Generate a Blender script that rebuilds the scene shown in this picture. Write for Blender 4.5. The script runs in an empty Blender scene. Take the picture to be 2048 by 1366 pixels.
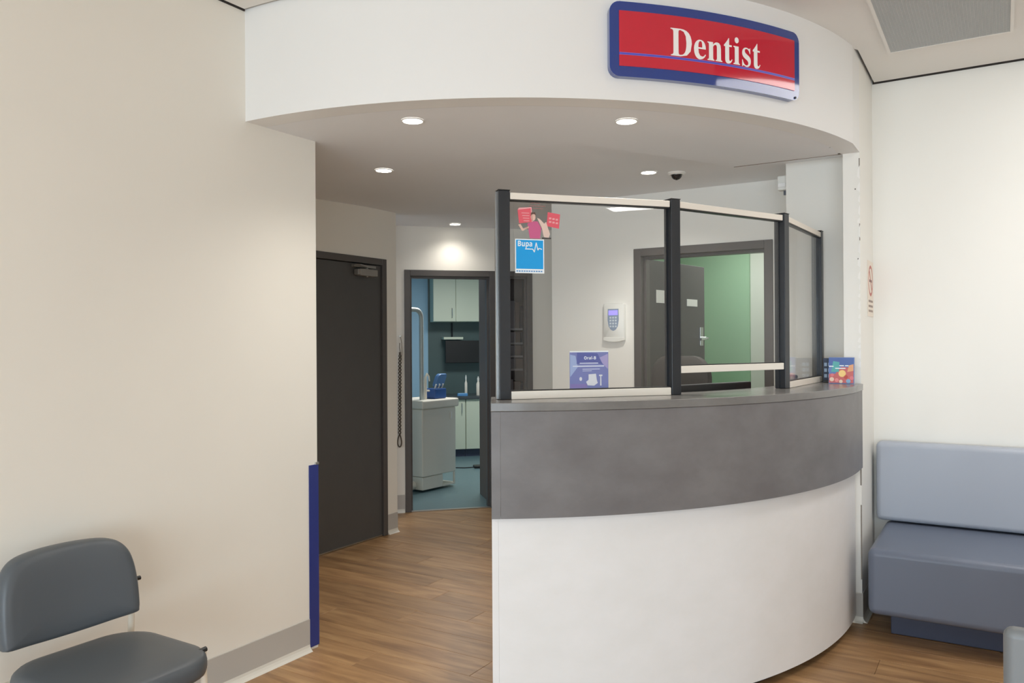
import bpy, math, random
from mathutils import Matrix, Vector
random.seed(7)
SC = bpy.context.scene
COL = SC.collection
PI = math.pi

# ------------------------------------------------------------------ camera
F_PX, YAW, PITCH, ROLL, CAM_H = 1591.42, 31.5824, 0.0432, -0.3427, 1.4415
cam = bpy.data.cameras.new('camera')
cam.sensor_width = 36.0
cam.lens = F_PX * 36.0 / 2048.0
cam.clip_start = 0.02
cam_ob = bpy.data.objects.new('camera', cam)
COL.objects.link(cam_ob)
_y, _p, _r = (math.radians(a) for a in (YAW, PITCH, ROLL))
_f = Vector((-math.sin(_y) * math.cos(_p), math.cos(_y) * math.cos(_p), math.sin(_p)))
_rt = Vector((math.cos(_y), math.sin(_y), 0))
_up = _rt.cross(_f)
_r2 = math.cos(_r) * _rt + math.sin(_r) * _up
_u2 = -math.sin(_r) * _rt + math.cos(_r) * _up
cam_ob.matrix_world = Matrix(((_r2.x, _u2.x, -_f.x, 0), (_r2.y, _u2.y, -_f.y, 0), (_r2.z, _u2.z, -_f.z, CAM_H), (0, 0, 0, 1)))
SC.camera = cam_ob

# ------------------------------------------------------------------ world, daylight, exposure
SC.view_settings.view_transform = 'Standard'
SC.view_settings.look = 'None'
SC.view_settings.exposure = 0.0
SC.view_settings.gamma = 1.0
SC.view_settings.use_curve_mapping = False
SC.cycles.use_denoising = True
SC.cycles.max_bounces = 10
SC.cycles.diffuse_bounces = 5
SC.cycles.sample_clamp_indirect = 4.0
world = bpy.data.worlds.new('world')
SC.world = world
world.use_nodes = True
world.node_tree.nodes['Background'].inputs[0].default_value = (0.78, 0.88, 1.0, 1)
world.node_tree.nodes['Background'].inputs[1].default_value = 1.2


def area_light(name, loc, size, size_y, power, color, rot=(0, 0, 0), spread=180):
    l = bpy.data.lights.new(name, 'AREA')
    l.shape = 'RECTANGLE'
    l.size, l.size_y, l.energy, l.color = size, size_y, power, color
    l.spread = math.radians(spread)
    o = bpy.data.objects.new(name, l)
    o.location = loc
    o.rotation_euler = rot
    COL.objects.link(o)
    return o


WIN_X0, WIN_X1, WIN_Z0, WIN_Z1, Y_FRONT = -2.3, 3.9, 0.12, 2.15, -3.6
area_light('shopfront_daylight', ((WIN_X0 + WIN_X1) / 2, Y_FRONT - 0.25, (WIN_Z0 + WIN_Z1) / 2), WIN_X1 - WIN_X0, WIN_Z1 - WIN_Z0,
           300, (0.77, 0.895, 1.0), (PI / 2, 0, 0))


# ------------------------------------------------------------------ materials
def lin(c):
    c = c / 255.0
    return c / 12.92 if c <= 0.04045 else ((c + 0.055) / 1.055) ** 2.4


def rgb(r, g, b):
    return (lin(r), lin(g), lin(b), 1.0)


MATS = {}


def mat(name, col, rough=0.6, metal=0.0, noise=0.0, nscale=6.0, bump=0.0, bscale=60.0, spec=0.5, emit=None, emit_s=0.0, coat=0.0):
    if name in MATS:
        return MATS[name]
    m = bpy.data.materials.new(name)
    m.use_nodes = True
    nt = m.node_tree
    b = nt.nodes['Principled BSDF']
    b.inputs['Base Color'].default_value = col
    b.inputs['Roughness'].default_value = rough
    b.inputs['Metallic'].default_value = metal
    b.inputs['Specular IOR Level'].default_value = spec
    b.inputs['Coat Weight'].default_value = coat
    b.inputs['Coat Roughness'].default_value = 0.05
    tc = nt.nodes.new('ShaderNodeTexCoord')
    if noise > 0:
        n = nt.nodes.new('ShaderNodeTexNoise')
        n.inputs['Scale'].default_value = nscale
        n.inputs['Detail'].default_value = 5
        nt.links.new(tc.outputs['Object'], n.inputs['Vector'])
        r = nt.nodes.new('ShaderNodeMapRange')
        r.inputs['From Min'].default_value = 0.3
        r.inputs['From Max'].default_value = 0.7
        r.inputs['To Min'].default_value = 1 - noise
        r.inputs['To Max'].default_value = 1 + noise
        nt.links.new(n.outputs['Fac'], r.inputs['Value'])
        mx = nt.nodes.new('ShaderNodeVectorMath')
        mx.operation = 'SCALE'
        mx.inputs[0].default_value = col[:3]
        nt.links.new(r.outputs[0], mx.inputs['Scale'])
        nt.links.new(mx.outputs[0], b.inputs['Base Color'])
    if bump > 0:
        n2 = nt.nodes.new('ShaderNodeTexNoise')
        n2.inputs['Scale'].default_value = bscale
        n2.inputs['Detail'].default_value = 3
        nt.links.new(tc.outputs['Object'], n2.inputs['Vector'])
        bp = nt.nodes.new('ShaderNodeBump')
        bp.inputs['Strength'].default_value = bump
        bp.inputs['Distance'].default_value = 0.002
        nt.links.new(n2.outputs['Fac'], bp.inputs['Height'])
        nt.links.new(bp.outputs[0], b.inputs['Normal'])
    if emit:
        b.inputs['Emission Color'].default_value = emit
        b.inputs['Emission Strength'].default_value = emit_s
    MATS[name] = m
    return m


def glass_mat(name, tint=(1, 1, 1), ior=1.5, rough=0.0):
    m = bpy.data.materials.new(name)
    m.use_nodes = True
    nt = m.node_tree
    nt.nodes.clear()
    out = nt.nodes.new('ShaderNodeOutputMaterial')
    tr = nt.nodes.new('ShaderNodeBsdfTransparent')
    tr.inputs[0].default_value = (*tint, 1)
    gl = nt.nodes.new('ShaderNodeBsdfGlossy')
    gl.inputs['Roughness'].default_value = rough
    fr = nt.nodes.new('ShaderNodeFresnel')
    geo = nt.nodes.new('ShaderNodeNewGeometry')
    mr = nt.nodes.new('ShaderNodeMapRange')      # the pane does not refract, so both of its faces reflect like an outer face
    mr.inputs['To Min'].default_value = ior
    mr.inputs['To Max'].default_value = 1.0 / ior
    nt.links.new(geo.outputs['Backfacing'], mr.inputs['Value'])
    nt.links.new(mr.outputs[0], fr.inputs['IOR'])
    mx = nt.nodes.new('ShaderNodeMixShader')
    nt.links.new(fr.outputs[0], mx.inputs[0])
    nt.links.new(tr.outputs[0], mx.inputs[1])
    nt.links.new(gl.outputs[0], mx.inputs[2])
    nt.links.new(mx.outputs[0], out.inputs[0])
    MATS[name] = m
    return m


PAINT = mat('wall_paint', rgb(240, 238, 232), 0.55, noise=0.012, nscale=1.5, bump=0.05, bscale=220)
PAINT_L = mat('wall_paint_beige', rgb(239, 235, 226), 0.55, noise=0.012, nscale=1.5, bump=0.05, bscale=220)
PAINT_W = mat('bulkhead_paint', rgb(238, 237, 235), 0.5, noise=0.01, nscale=1.5, bump=0.04, bscale=220)
CEIL = mat('ceiling_paint', rgb(236, 233, 228), 0.7, noise=0.01, nscale=2)
SOFFIT = mat('soffit_paint', rgb(238, 239, 241), 0.7, noise=0.01, nscale=2)
GAP_SHADE = mat('painted_gap_shade', rgb(60, 55, 52), 0.9)  # dark colour imitating the shade inside the ceiling gap
DARKDOOR = mat('charcoal_door', rgb(82, 81, 80), 0.45, noise=0.03, nscale=8)
DARKFRAME = mat('charcoal_frame', rgb(86, 82, 80), 0.4)
SKIRT = mat('grey_vinyl_skirting', rgb(188, 184, 178), 0.45)
SKIRT_W = mat('pale_cove_strip', rgb(222, 218, 208), 0.5)
BLUEPVC = mat('navy_vinyl', rgb(46, 58, 128), 0.4)
ALU = mat('aluminium', rgb(200, 200, 198), 0.3, 1.0)
WHITE_PL = mat('white_plastic', rgb(235, 235, 230), 0.35)
BLACK_PL = mat('black_plastic', rgb(24, 25, 27), 0.4)
POSTM = mat('charcoal_aluminium', rgb(48, 51, 56), 0.32, 0.35)
RAIL = mat('cream_rail', rgb(238, 231, 220), 0.4)
GLASS = glass_mat('clear_glass', (0.998, 1.0, 0.999), 1.38)
GLASS_SHOP = glass_mat('shopfront_glass', (0.98, 0.99, 0.985), 1.45)
GREEN = mat('green_paint', rgb(150, 186, 154), 0.6, noise=0.01)
PALE = mat('pale_grey_paint', rgb(205, 210, 200), 0.6)
BLUEWALL = mat('blue_paint', rgb(160, 198, 222), 0.6, noise=0.01)
TEALFLOOR = mat('teal_vinyl', rgb(100, 126, 132), 0.35, noise=0.04, nscale=30)
UPH = mat('slate_vinyl', rgb(84, 90, 96), 0.42, bump=0.06, bscale=500, noise=0.02, nscale=4)
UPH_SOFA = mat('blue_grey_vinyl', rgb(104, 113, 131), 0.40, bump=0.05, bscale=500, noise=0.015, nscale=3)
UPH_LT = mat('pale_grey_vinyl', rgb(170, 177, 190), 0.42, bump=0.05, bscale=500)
PLINTH = mat('navy_plinth', rgb(62, 68, 90), 0.5)
CHAIRFR = mat('cream_metal', rgb(226, 216, 200), 0.35)
CAB = mat('pale_green_laminate', rgb(208, 216, 196), 0.45)
UNIT = mat('dental_white', rgb(236, 230, 216), 0.35)


def laminate(name, c1, c2, scale, rough):
    m = bpy.data.materials.new(name)
    m.use_nodes = True
    nt = m.node_tree
    b = nt.nodes['Principled BSDF']
    tc = nt.nodes.new('ShaderNodeTexCoord')
    mp = nt.nodes.new('ShaderNodeMapping')
    mp.inputs['Scale'].default_value = (1, 1, 1.6)
    nt.links.new(tc.outputs['Object'], mp.inputs[0])
    n = nt.nodes.new('ShaderNodeTexNoise')
    n.inputs['Scale'].default_value = scale
    n.inputs['Detail'].default_value = 8
    n.inputs['Roughness'].default_value = 0.62
    nt.links.new(mp.outputs[0], n.inputs['Vector'])
    cr = nt.nodes.new('ShaderNodeValToRGB')
    cr.color_ramp.elements[0].position = 0.36
    cr.color_ramp.elements[0].color = c1
    cr.color_ramp.elements[1].position = 0.62
    cr.color_ramp.elements[1].color = c2
    nt.links.new(n.outputs['Fac'], cr.inputs[0])
    nt.links.new(cr.outputs[0], b.inputs['Base Color'])
    b.inputs['Roughness'].default_value = rough
    MATS[name] = m
    return m


LAM = laminate('grey_concrete_laminate', rgb(110, 107, 108), rgb(122, 120, 121), 3.5, 0.42)
LAMTOP = laminate('grey_worktop_laminate', rgb(112, 110, 108), rgb(126, 124, 122), 3.5, 0.22)
PANELW = laminate('white_desk_panel', rgb(230, 229, 228), rgb(234, 233, 233), 4.0, 0.5)


def wood(name):
    m = bpy.data.materials.new(name)
    m.use_nodes = True
    nt = m.node_tree
    b = nt.nodes['Principled BSDF']
    tc = nt.nodes.new('ShaderNodeTexCoord')
    oi = nt.nodes.new('ShaderNodeObjectInfo')
    add = nt.nodes.new('ShaderNodeVectorMath')
    add.operation = 'ADD'
    sc_ = nt.nodes.new('ShaderNodeVectorMath')
    sc_.operation = 'SCALE'
    sc_.inputs['Scale'].default_value = 3.7
    nt.links.new(oi.outputs['Location'], sc_.inputs[0])
    nt.links.new(tc.outputs['Object'], add.inputs[0])
    nt.links.new(sc_.outputs[0], add.inputs[1])
    mp = nt.nodes.new('ShaderNodeMapping')
    mp.inputs['Scale'].default_value = (0.9, 8.0, 1.0)
    nt.links.new(add.outputs[0], mp.inputs[0])
    n = nt.nodes.new('ShaderNodeTexNoise')
    n.inputs['Scale'].default_value = 2.2
    n.inputs['Detail'].default_value = 7
    n.inputs['Roughness'].default_value = 0.6
    n.inputs['Distortion'].default_value = 0.6
    nt.links.new(mp.outputs[0], n.inputs['Vector'])
    cr = nt.nodes.new('ShaderNodeValToRGB')
    e = cr.color_ramp.elements
    e[0].position, e[0].color = 0.32, rgb(134, 100, 68)
    e[1].position, e[1].color = 0.70, rgb(184, 147, 104)
    k = e.new(0.5)
    k.color = rgb(162, 125, 86)
    nt.links.new(n.outputs['Fac'], cr.inputs[0])
    mr = nt.nodes.new('ShaderNodeMapRange')
    mr.inputs['To Min'].default_value = 0.84
    mr.inputs['To Max'].default_value = 1.12
    nt.links.new(oi.outputs['Random'], mr.inputs['Value'])
    mul = nt.nodes.new('ShaderNodeVectorMath')
    mul.operation = 'SCALE'
    nt.links.new(cr.outputs[0], mul.inputs[0])
    nt.links.new(mr.outputs[0], mul.inputs['Scale'])
    nt.links.new(mul.outputs[0], b.inputs['Base Color'])
    b.inputs['Roughness'].default_value = 0.38
    bp = nt.nodes.new('ShaderNodeBump')
    bp.inputs['Strength'].default_value = 0.06
    bp.inputs['Distance'].default_value = 0.002
    nt.links.new(n.outputs['Fac'], bp.inputs['Height'])
    nt.links.new(bp.outputs[0], b.inputs['Normal'])
    MATS[name] = m
    return m


WOOD = wood('oak_vinyl_plank')

# ------------------------------------------------------------------ mesh helpers (all shapes are given in world coordinates)
WM = {}


def tag(o, label=None, cat=None, group=None, kind=None):
    if label:
        o['label'] = label
    if cat:
        o['category'] = cat
    if group:
        o['group'] = group
    if kind:
        o['kind'] = kind
    return o


def empty(name, loc=(0, 0, 0), rz=0.0, label=None, cat=None, group=None, kind=None):
    o = bpy.data.objects.new(name, None)
    o.empty_display_size = 0.05
    o.location = loc
    o.rotation_euler = (0, 0, rz)
    COL.objects.link(o)
    WM[o] = Matrix.Translation(loc) @ Matrix.Rotation(rz, 4, 'Z')
    return tag(o, label, cat, group, kind)


class MB:
    def __init__(self, fn=None):
        self.v, self.f, self.fn = [], [], fn

    def add(self, vs, fs):
        b = len(self.v)
        if self.fn:
            vs = [self.fn(*p) for p in vs]
        self.v += [tuple(p) for p in vs]
        self.f += [tuple(b + i for i in f) for f in fs]
        return self

    def box(self, x0, x1, y0, y1, z0, z1):
        return self.add([(x0, y0, z0), (x1, y0, z0), (x1, y1, z0), (x0, y1, z0), (x0, y0, z1), (x1, y0, z1), (x1, y1, z1), (x0, y1, z1)],
                        [(0, 3, 2, 1), (4, 5, 6, 7), (0, 1, 5, 4), (1, 2, 6, 5), (2, 3, 7, 6), (3, 0, 4, 7)])

    def prism(self, poly, z0, z1):
        n = len(poly)
        a = sum(poly[i][0] * poly[(i + 1) % n][1] - poly[(i + 1) % n][0] * poly[i][1] for i in range(n))
        if a < 0:
            poly = poly[::-1]
        vs = [(p[0], p[1], z0) for p in poly] + [(p[0], p[1], z1) for p in poly]
        fs = [tuple(range(n - 1, -1, -1)), tuple(range(n, 2 * n))] + [(i, (i + 1) % n, n + (i + 1) % n, n + i) for i in range(n)]
        return self.add(vs, fs)

    def sweep(self, cx, cy, a0, a1, n, prof):
        """profile [(radius, z), ...] closed, swept about the vertical axis at (cx, cy) from angle a0 to a1"""
        k = len(prof)
        vs, fs = [], []
        for i in range(n + 1):
            a = a0 + (a1 - a0) * i / n
            for r, z in prof:
                vs.append((cx + r * math.cos(a), cy + r * math.sin(a), z))
        for i in range(n):
            for j in range(k):
                j2 = (j + 1) % k
                fs.append((i * k + j, (i + 1) * k + j, (i + 1) * k + j2, i * k + j2))
        fs.append(tuple(range(k - 1, -1, -1)))
        fs.append(tuple(n * k + j for j in range(k)))
        return self.add(vs, fs)

    def tube(self, path, r, n=10, closed=False):
        pts = [Vector(p) for p in path]
        m = len(pts)
        rs = r if isinstance(r, (list, tuple)) else [r] * m
        vs, fs = [], []
        prev = None
        for i, p in enumerate(pts):
            if closed:
                d = pts[(i + 1) % m] - pts[i - 1]
            else:
                d = pts[min(i + 1, m - 1)] - pts[max(i - 1, 0)]
            d.normalize()
            if prev is None:
                ref = Vector((0, 0, 1)) if abs(d.z) < 0.9 else Vector((1, 0, 0))
                a = d.cross(ref).normalized()
            else:
                a = (prev - d * prev.dot(d)).normalized()
            prev = a
            b = d.cross(a)
            for k in range(n):
                t = 2 * PI * k / n
                vs.append(p + (a * math.cos(t) + b * math.sin(t)) * rs[i])
        for i in range(m if closed else m - 1):
            i2 = (i + 1) % m
            for k in range(n):
                k2 = (k + 1) % n
                fs.append((i * n + k, i * n + k2, i2 * n + k2, i2 * n + k))
        if not closed:
            fs.append(tuple(range(n - 1, -1, -1)))
            fs.append(tuple((m - 1) * n + k for k in range(n)))
        return self.add([tuple(v) for v in vs], fs)

    def lathe(self, c, prof, n=24, cap=True):
        """profile [(r, z)] bottom to top about the vertical axis at c"""
        vs, fs = [], []
        k = len(prof)
        for r, z in prof:
            for i in range(n):
                t = 2 * PI * i / n
                vs.append((c[0] + r * math.cos(t), c[1] + r * math.sin(t), c[2] + z))
        for j in range(k - 1):
            for i in range(n):
                i2 = (i + 1) % n
                fs.append((j * n + i, j * n + i2, (j + 1) * n + i2, (j + 1) * n + i))
        if cap:
            fs.append(tuple(range(n - 1, -1, -1)))
            fs.append(tuple((k - 1) * n + i for i in range(n)))
        return self.add(vs, fs)

    def pillow(self, outline, rings, to3):
        """outline [(a,b)], rings [(scale, height)], to3(a,b,h) -> point; closed cushion"""
        n = len(outline)
        ca = sum(p[0] for p in outline) / n
        cb = sum(p[1] for p in outline) / n
        vs, fs = [], []
        for s, hgt in rings:
            for a, b in outline:
                vs.append(to3(ca + (a - ca) * s, cb + (b - cb) * s, hgt))
        for j in range(len(rings) - 1):
            for i in range(n):
                i2 = (i + 1) % n
                fs.append((j * n + i, j * n + i2, (j + 1) * n + i2, (j + 1) * n + i))
        fs.append(tuple(range(n - 1, -1, -1)))
        fs.append(tuple((len(rings) - 1) * n + i for i in range(n)))
        return self.add(vs, fs)

    def build(self, name, m, parent=None, bevel=0.0, smooth=False, seg=2, angle=35):
        vs = self.v
        if parent is not None:
            inv = WM[parent].inverted()
            vs = [tuple(inv @ Vector(p)) for p in vs]
        me = bpy.data.meshes.new(name)
        me.from_pydata(vs, [], self.f)
        me.materials.append(m)
        import bmesh
        bm = bmesh.new()
        bm.from_mesh(me)
        bmesh.ops.recalc_face_normals(bm, faces=bm.faces)
        bm.to_mesh(me)
        bm.free()
        if smooth or bevel:
            for p in me.polygons:
                p.use_smooth = True
            me.set_sharp_from_angle(angle=math.radians(angle))
        o = bpy.data.objects.new(name, me)
        COL.objects.link(o)
        if parent is not None:
            o.parent = parent
            WM[o] = WM[parent]
        else:
            WM[o] = Matrix.Identity(4)
        if bevel:
            b = o.modifiers.new('bevel', 'BEVEL')
            b.width, b.segments, b.limit_method = bevel, seg, 'ANGLE'
            b.angle_limit = math.radians(40)
            b.harden_normals = True
        return o


def rounded_rect(x0, x1, y0, y1, r, n=5):
    pts = []
    for cx, cy, a0 in ((x1 - r, y0 + r, -PI / 2), (x1 - r, y1 - r, 0), (x0 + r, y1 - r, PI / 2), (x0 + r, y0 + r, PI)):
        for i in range(n + 1):
            a = a0 + PI / 2 * i / n
            pts.append((cx + r * math.cos(a), cy + r * math.sin(a)))
    return pts


def struct(name, mb, m, label=None, bevel=0.0, smooth=False, parent=None, **k):
    o = mb.build(name, m, parent, bevel, smooth, **k)
    if parent is None:
        tag(o, label, None, None, 'structure')
    return o


def text_shape(s, size, xs=1.0):
    """flat outline of a word as (verts2d, faces), origin at the baseline's start"""
    c = bpy.data.curves.new('word', 'FONT')
    c.body = s
    c.size = size
    c.resolution_u = 3
    o = bpy.data.objects.new('word', c)
    COL.objects.link(o)
    dg = bpy.context.evaluated_depsgraph_get()
    ev = o.evaluated_get(dg)
    me = ev.to_mesh()
    vs = [(v.co.x * xs, v.co.y) for v in me.vertices]
    fs = [tuple(p.vertices) for p in me.polygons]
    ev.to_mesh_clear()
    bpy.data.objects.remove(o)
    bpy.data.curves.remove(c)
    return vs, fs


def bold(s, serif=True):
    out = ''
    for ch in s:
        b = 0x1D400 if serif else 0x1D5D4
        if 'A' <= ch <= 'Z':
            out += chr(b + ord(ch) - 65)
        elif 'a' <= ch <= 'z':
            out += chr(b + 26 + ord(ch) - 97)
        else:
            out += ch
    return out


# ------------------------------------------------------------------ measured plan (metres; X along the back wall, Y along the left wall)
XL, YL_END, H, S, S2 = -2.7728, 2.7352, 2.878, 2.400, 2.435
YB, YB2, XN, YN, YW2 = 4.8633, 5.04, -0.6107, 4.39, 4.62
XD, XD_END = -3.94, 4.722
BCX, BCY, BR = -2.796, 4.5395, 2.2145           # bulkhead arc
CCX, CCY, CR, CRI, CRW = -2.7655, 4.2649, 2.1658, 1.83, 2.1292   # counter arc
ZT, ZS, ZB, ZK = 1.2185, 1.1862, 0.792, 0.04
XR = 4.4
OX, OY, Q2 = -4.2, 5.4035, math.sqrt(2)


def dg3(u, w, z):      # diagonal frame of the surgery end of the corridor
    return (OX + (u - w) / Q2, OY + (u + w) / Q2, z)


def rd(a, r, z=0.0, cx=CCX, cy=CCY):
    return (cx + r * math.cos(a), cy + r * math.sin(a), z)


# ------------------------------------------------------------------ floor
floor = struct('floor', MB().box(-5.6, XR + 0.15, Y_FRONT - 0.15, 8.6, -0.10, -0.006), WOOD, 'wood-look vinyl plank floor')
ROW, GAPW = 0.182, 0.0012
plank_cache = {}
y = 0.28
row = 0
while y < 6.95:
    x = -4.75 + random.uniform(-1.0, 0.0)
    while x < 1.75:
        L = 1.22
        x0, x1 = max(x, -4.75), min(x + L, 1.75)
        x += L
        if x1 - x0 < 0.12:
            continue
        yc = y + ROW / 2
        if yc > 4.95 and x1 > -2.70:
            x1 = -2.70
        if yc > 4.9 and (yc - x1) < -99:
            continue
        if x1 - x0 < 0.12:
            continue
        # keep to where floor is open: waiting room and corridor, not under the rooms behind
        if x1 < -2.95 and yc < 1.9:
            continue
        if x0 > -0.55 and yc > 4.86:
            continue
        if (yc - x1) > 9.75:
            continue
        key = round(x1 - x0, 3)
        if key not in plank_cache:
            hw, hl = ROW / 2 - GAPW / 2, key / 2 - GAPW / 2
            b = 0.0012
            mb = MB()
            vs = [(-hl, -hw, -0.006), (hl, -hw, -0.006), (hl, hw, -0.006), (-hl, hw, -0.006),
                  (-hl, -hw, -b), (hl, -hw, -b), (hl, hw, -b), (-hl, hw, -b),
                  (-hl + b, -hw + b, 0), (hl - b, -hw + b, 0), (hl - b, hw - b, 0), (-hl + b, hw - b, 0)]
            fs = [(0, 3, 2, 1), (8, 9, 10, 11)] + [(i, (i + 1) % 4, 4 + (i + 1) % 4, 4 + i) for i in range(4)] + \
                 [(4 + i, 4 + (i + 1) % 4, 8 + (i + 1) % 4, 8 + i) for i in range(4)]
            me = bpy.data.meshes.new('plank')
            me.from_pydata(vs, [], fs)
            me.materials.append(WOOD)
            plank_cache[key] = me
        o = bpy.data.objects.new('plank', plank_cache[key])
        o.location = ((x0 + x1) / 2, yc, 0)
        o.parent = floor
        COL.objects.link(o)
    y += ROW
    row += 1

# ------------------------------------------------------------------ waiting room shell
TOP = 3.02
struct('wall_left', MB().box(XL - 0.12, XL, Y_FRONT, YL_END, 0, TOP), PAINT_L, 'long beige painted wall behind the grey chair')
struct('wall_back', MB().box(XN, XR, YB, YB + 0.14, 0, TOP), PAINT, 'cream painted wall behind the sofa')
struct('wall_return', MB().box(XN - 0.08, XN, YN, YB + 0.14, 0, S).box(XN - 0.08, XN, YN, YB + 0.14, S, TOP), PAINT, 'narrow painted return wall beside the desk')
struct('wall_right', MB().box(XR, XR + 0.14, Y_FRONT, YB + 0.14, 0, TOP), PAINT, 'painted wall on the far side of the waiting room')
struct('wall_front', MB().box(XL - 0.12, WIN_X0, Y_FRONT - 0.14, Y_FRONT, 0, TOP).box(WIN_X1, XR + 0.14, Y_FRONT - 0.14, Y_FRONT, 0, TOP)
       .box(WIN_X0, WIN_X1, Y_FRONT - 0.14, Y_FRONT, WIN_Z1, TOP).box(WIN_X0, WIN_X1, Y_FRONT - 0.14, Y_FRONT, 0, WIN_Z0), PAINT, 'street wall with the shopfront window')
win = empty('window_1', ((WIN_X0 + WIN_X1) / 2, Y_FRONT, WIN_Z0), label='wide shopfront window on the street side', kind='structure')
mbf = MB().box(WIN_X0, WIN_X1, Y_FRONT - 0.10, Y_FRONT - 0.04, WIN_Z0, WIN_Z0 + 0.06).box(WIN_X0, WIN_X1, Y_FRONT - 0.10, Y_FRONT - 0.04, WIN_Z1 - 0.06, WIN_Z1)
mbf.build('window_frame', POSTM, win)
NP = 5
for i in range(NP + 1):
    xx = WIN_X0 + (WIN_X1 - WIN_X0) * i / NP
    xx = min(max(xx, WIN_X0 + 0.03), WIN_X1 - 0.03)
    MB().box(xx - 0.03, xx + 0.03, Y_FRONT - 0.10, Y_FRONT - 0.04, WIN_Z0 + 0.06, WIN_Z1 - 0.06).build('mullion', POSTM, win)
for i in range(NP):
    xa = WIN_X0 + (WIN_X1 - WIN_X0) * i / NP + 0.03
    xb = WIN_X0 + (WIN_X1 - WIN_X0) * (i + 1) / NP - 0.03
    MB().box(xa, xb, Y_FRONT - 0.074, Y_FRONT - 0.066, WIN_Z0 + 0.06, WIN_Z1 - 0.06).build('pane', GLASS_SHOP, win)
struct('ground', MB().box(-9, 10, Y_FRONT - 9, Y_FRONT - 0.14, -0.14, -0.05), mat('pavement', rgb(150, 148, 144), 0.8, noise=0.08, nscale=4), 'pavement outside the shopfront')

# ceiling with a shadow gap along the walls
g = 0.014
outline = [(XL + g, Y_FRONT), (XR - g, Y_FRONT), (XR - g, YB - 0.022), (XN + g, YB - 0.022), (XN + g, 4.26), (XN - 0.02, 4.19)]
A_END = -math.acos((XN - BCX) / BR)
A_START = -PI / 2 + math.asin((XL - BCX) / BR)
for i in range(61):
    a = A_END + (A_START - A_END) * i / 60
    gg = -0.03 if a > math.radians(-62) else g
    outline.append((BCX + (BR + gg) * math.cos(a), BCY + (BR + gg) * math.sin(a)))
outline[-1] = (XL + g, outline[-1][1])
struct('ceiling', MB().prism(outline, H, H + 0.013), CEIL, 'white waiting room ceiling')
struct('trim_3', MB().box(XN + 0.004, XR - 0.004, YB - 0.004, YB + 0.002, H - 0.005, 2.99).box(XL - 0.002, XL + 0.004, Y_FRONT + 0.01, BCY - BR - 0.004, H - 0.004, 2.99), GAP_SHADE, 'dark strip coloured as the shade of the gap between walls and ceiling')  # solid strip; its dark colour stands in for shade in the gap
struct('ceiling_void_plate', MB().box(-5.6, XR + 0.14, Y_FRONT - 0.14, 8.6, 3.0, 3.05), GAP_SHADE, 'dark plate coloured as the shade above the ceilings')  # unseen plate, painted dark so the gap below it looks shaded

# curved bulkhead above the desk
mbb = MB().sweep(BCX, BCY, A_START, A_END, 72, [(BR, S), (BR, 2.99), (BR - 0.11, 2.99), (BR - 0.11, S)])
struct('wall_bulkhead', mbb, PAINT_W, 'curved white bulkhead over the reception desk', smooth=True)
yk = BCY + BR * math.sin(A_END)
struct('trim_1', MB().prism([(XN, yk + 0.0002), (XN, YN), (XN - 0.10, YN), (XN - 0.10, yk + 0.0168)], S, 2.99), PAINT_W, 'straight end of the bulkhead at the return wall')


def zc(x, y):
    if x > -1.27:
        return S if y < 4.385 else S2
    t = min(max((-1.27 - x) / 0.5, 0), 1)
    ys = 4.36 + (3.40 - 4.36) * t
    k = min(max((y - ys) / (4.40 - ys), 0), 1)
    return S + (S2 - S) * k


# soffit: underside of the bulkhead and the lower ceiling over desk and corridor
xs = sorted([-5.5 + 0.06 * i for i in range(82) if -5.5 + 0.06 * i < XN - 0.02] + [-1.27, -1.2699, XN - 0.001])
ys = sorted([1.6 + 0.06 * i for i in range(98)] + [4.384, 4.386])
mbs = MB()
for i in range(len(xs) - 1):
    for j in range(len(ys) - 1):
        q = [(xs[i], ys[j]), (xs[i + 1], ys[j]), (xs[i + 1], ys[j + 1]), (xs[i], ys[j + 1])]
        rr = max(math.hypot(p[0] - BCX, p[1] - BCY) for p in q)
        if q[2][1] < 4.39 and q[1][0] > XL - 0.05 and rr > BR - 0.108 and not (q[0][1] > yk and q[1][0] < XN - 0.10):
            continue
        mbs.add([(p[0], p[1], zc(*p)) for p in q], [(0, 3, 2, 1)])
# flat rim that closes the soffit to the bulkhead's curved edge
N = 72
for i in range(N):
    a, b = A_START + (A_END - A_START) * i / N, A_START + (A_END - A_START) * (i + 1) / N
    mbs.add([rd(a, BR - 0.1095, S - 0.0003, BCX, BCY), rd(b, BR - 0.1095, S - 0.0003, BCX, BCY), rd(b, BR - 0.30, S - 0.0003, BCX, BCY), rd(a, BR - 0.30, S - 0.0003, BCX, BCY)], [(0, 1, 2, 3)])
mbs.add([(p[0], p[1], S - 0.0006) for p in ((XN - 0.30, yk - 0.05), (-0.735, yk), (-0.722, yk + 0.025), (XN - 0.0995, yk + 0.01), (XN - 0.0995, YN - 0.004), (XN - 0.30, YN - 0.004))], [(0, 1, 2, 3, 4, 5)])
struct('ceiling_soffit', mbs, SOFFIT, 'low grey-white soffit with downlights over desk and corridor')

struct('trim_2', MB().box(-1.25, XN - 0.085, 4.3785, 4.3835, S - 0.0018, S + 0.002), mat('joint_brown', rgb(120, 104, 92), 0.8), 'dark plasterboard joint across the soffit near the pier')

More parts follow.
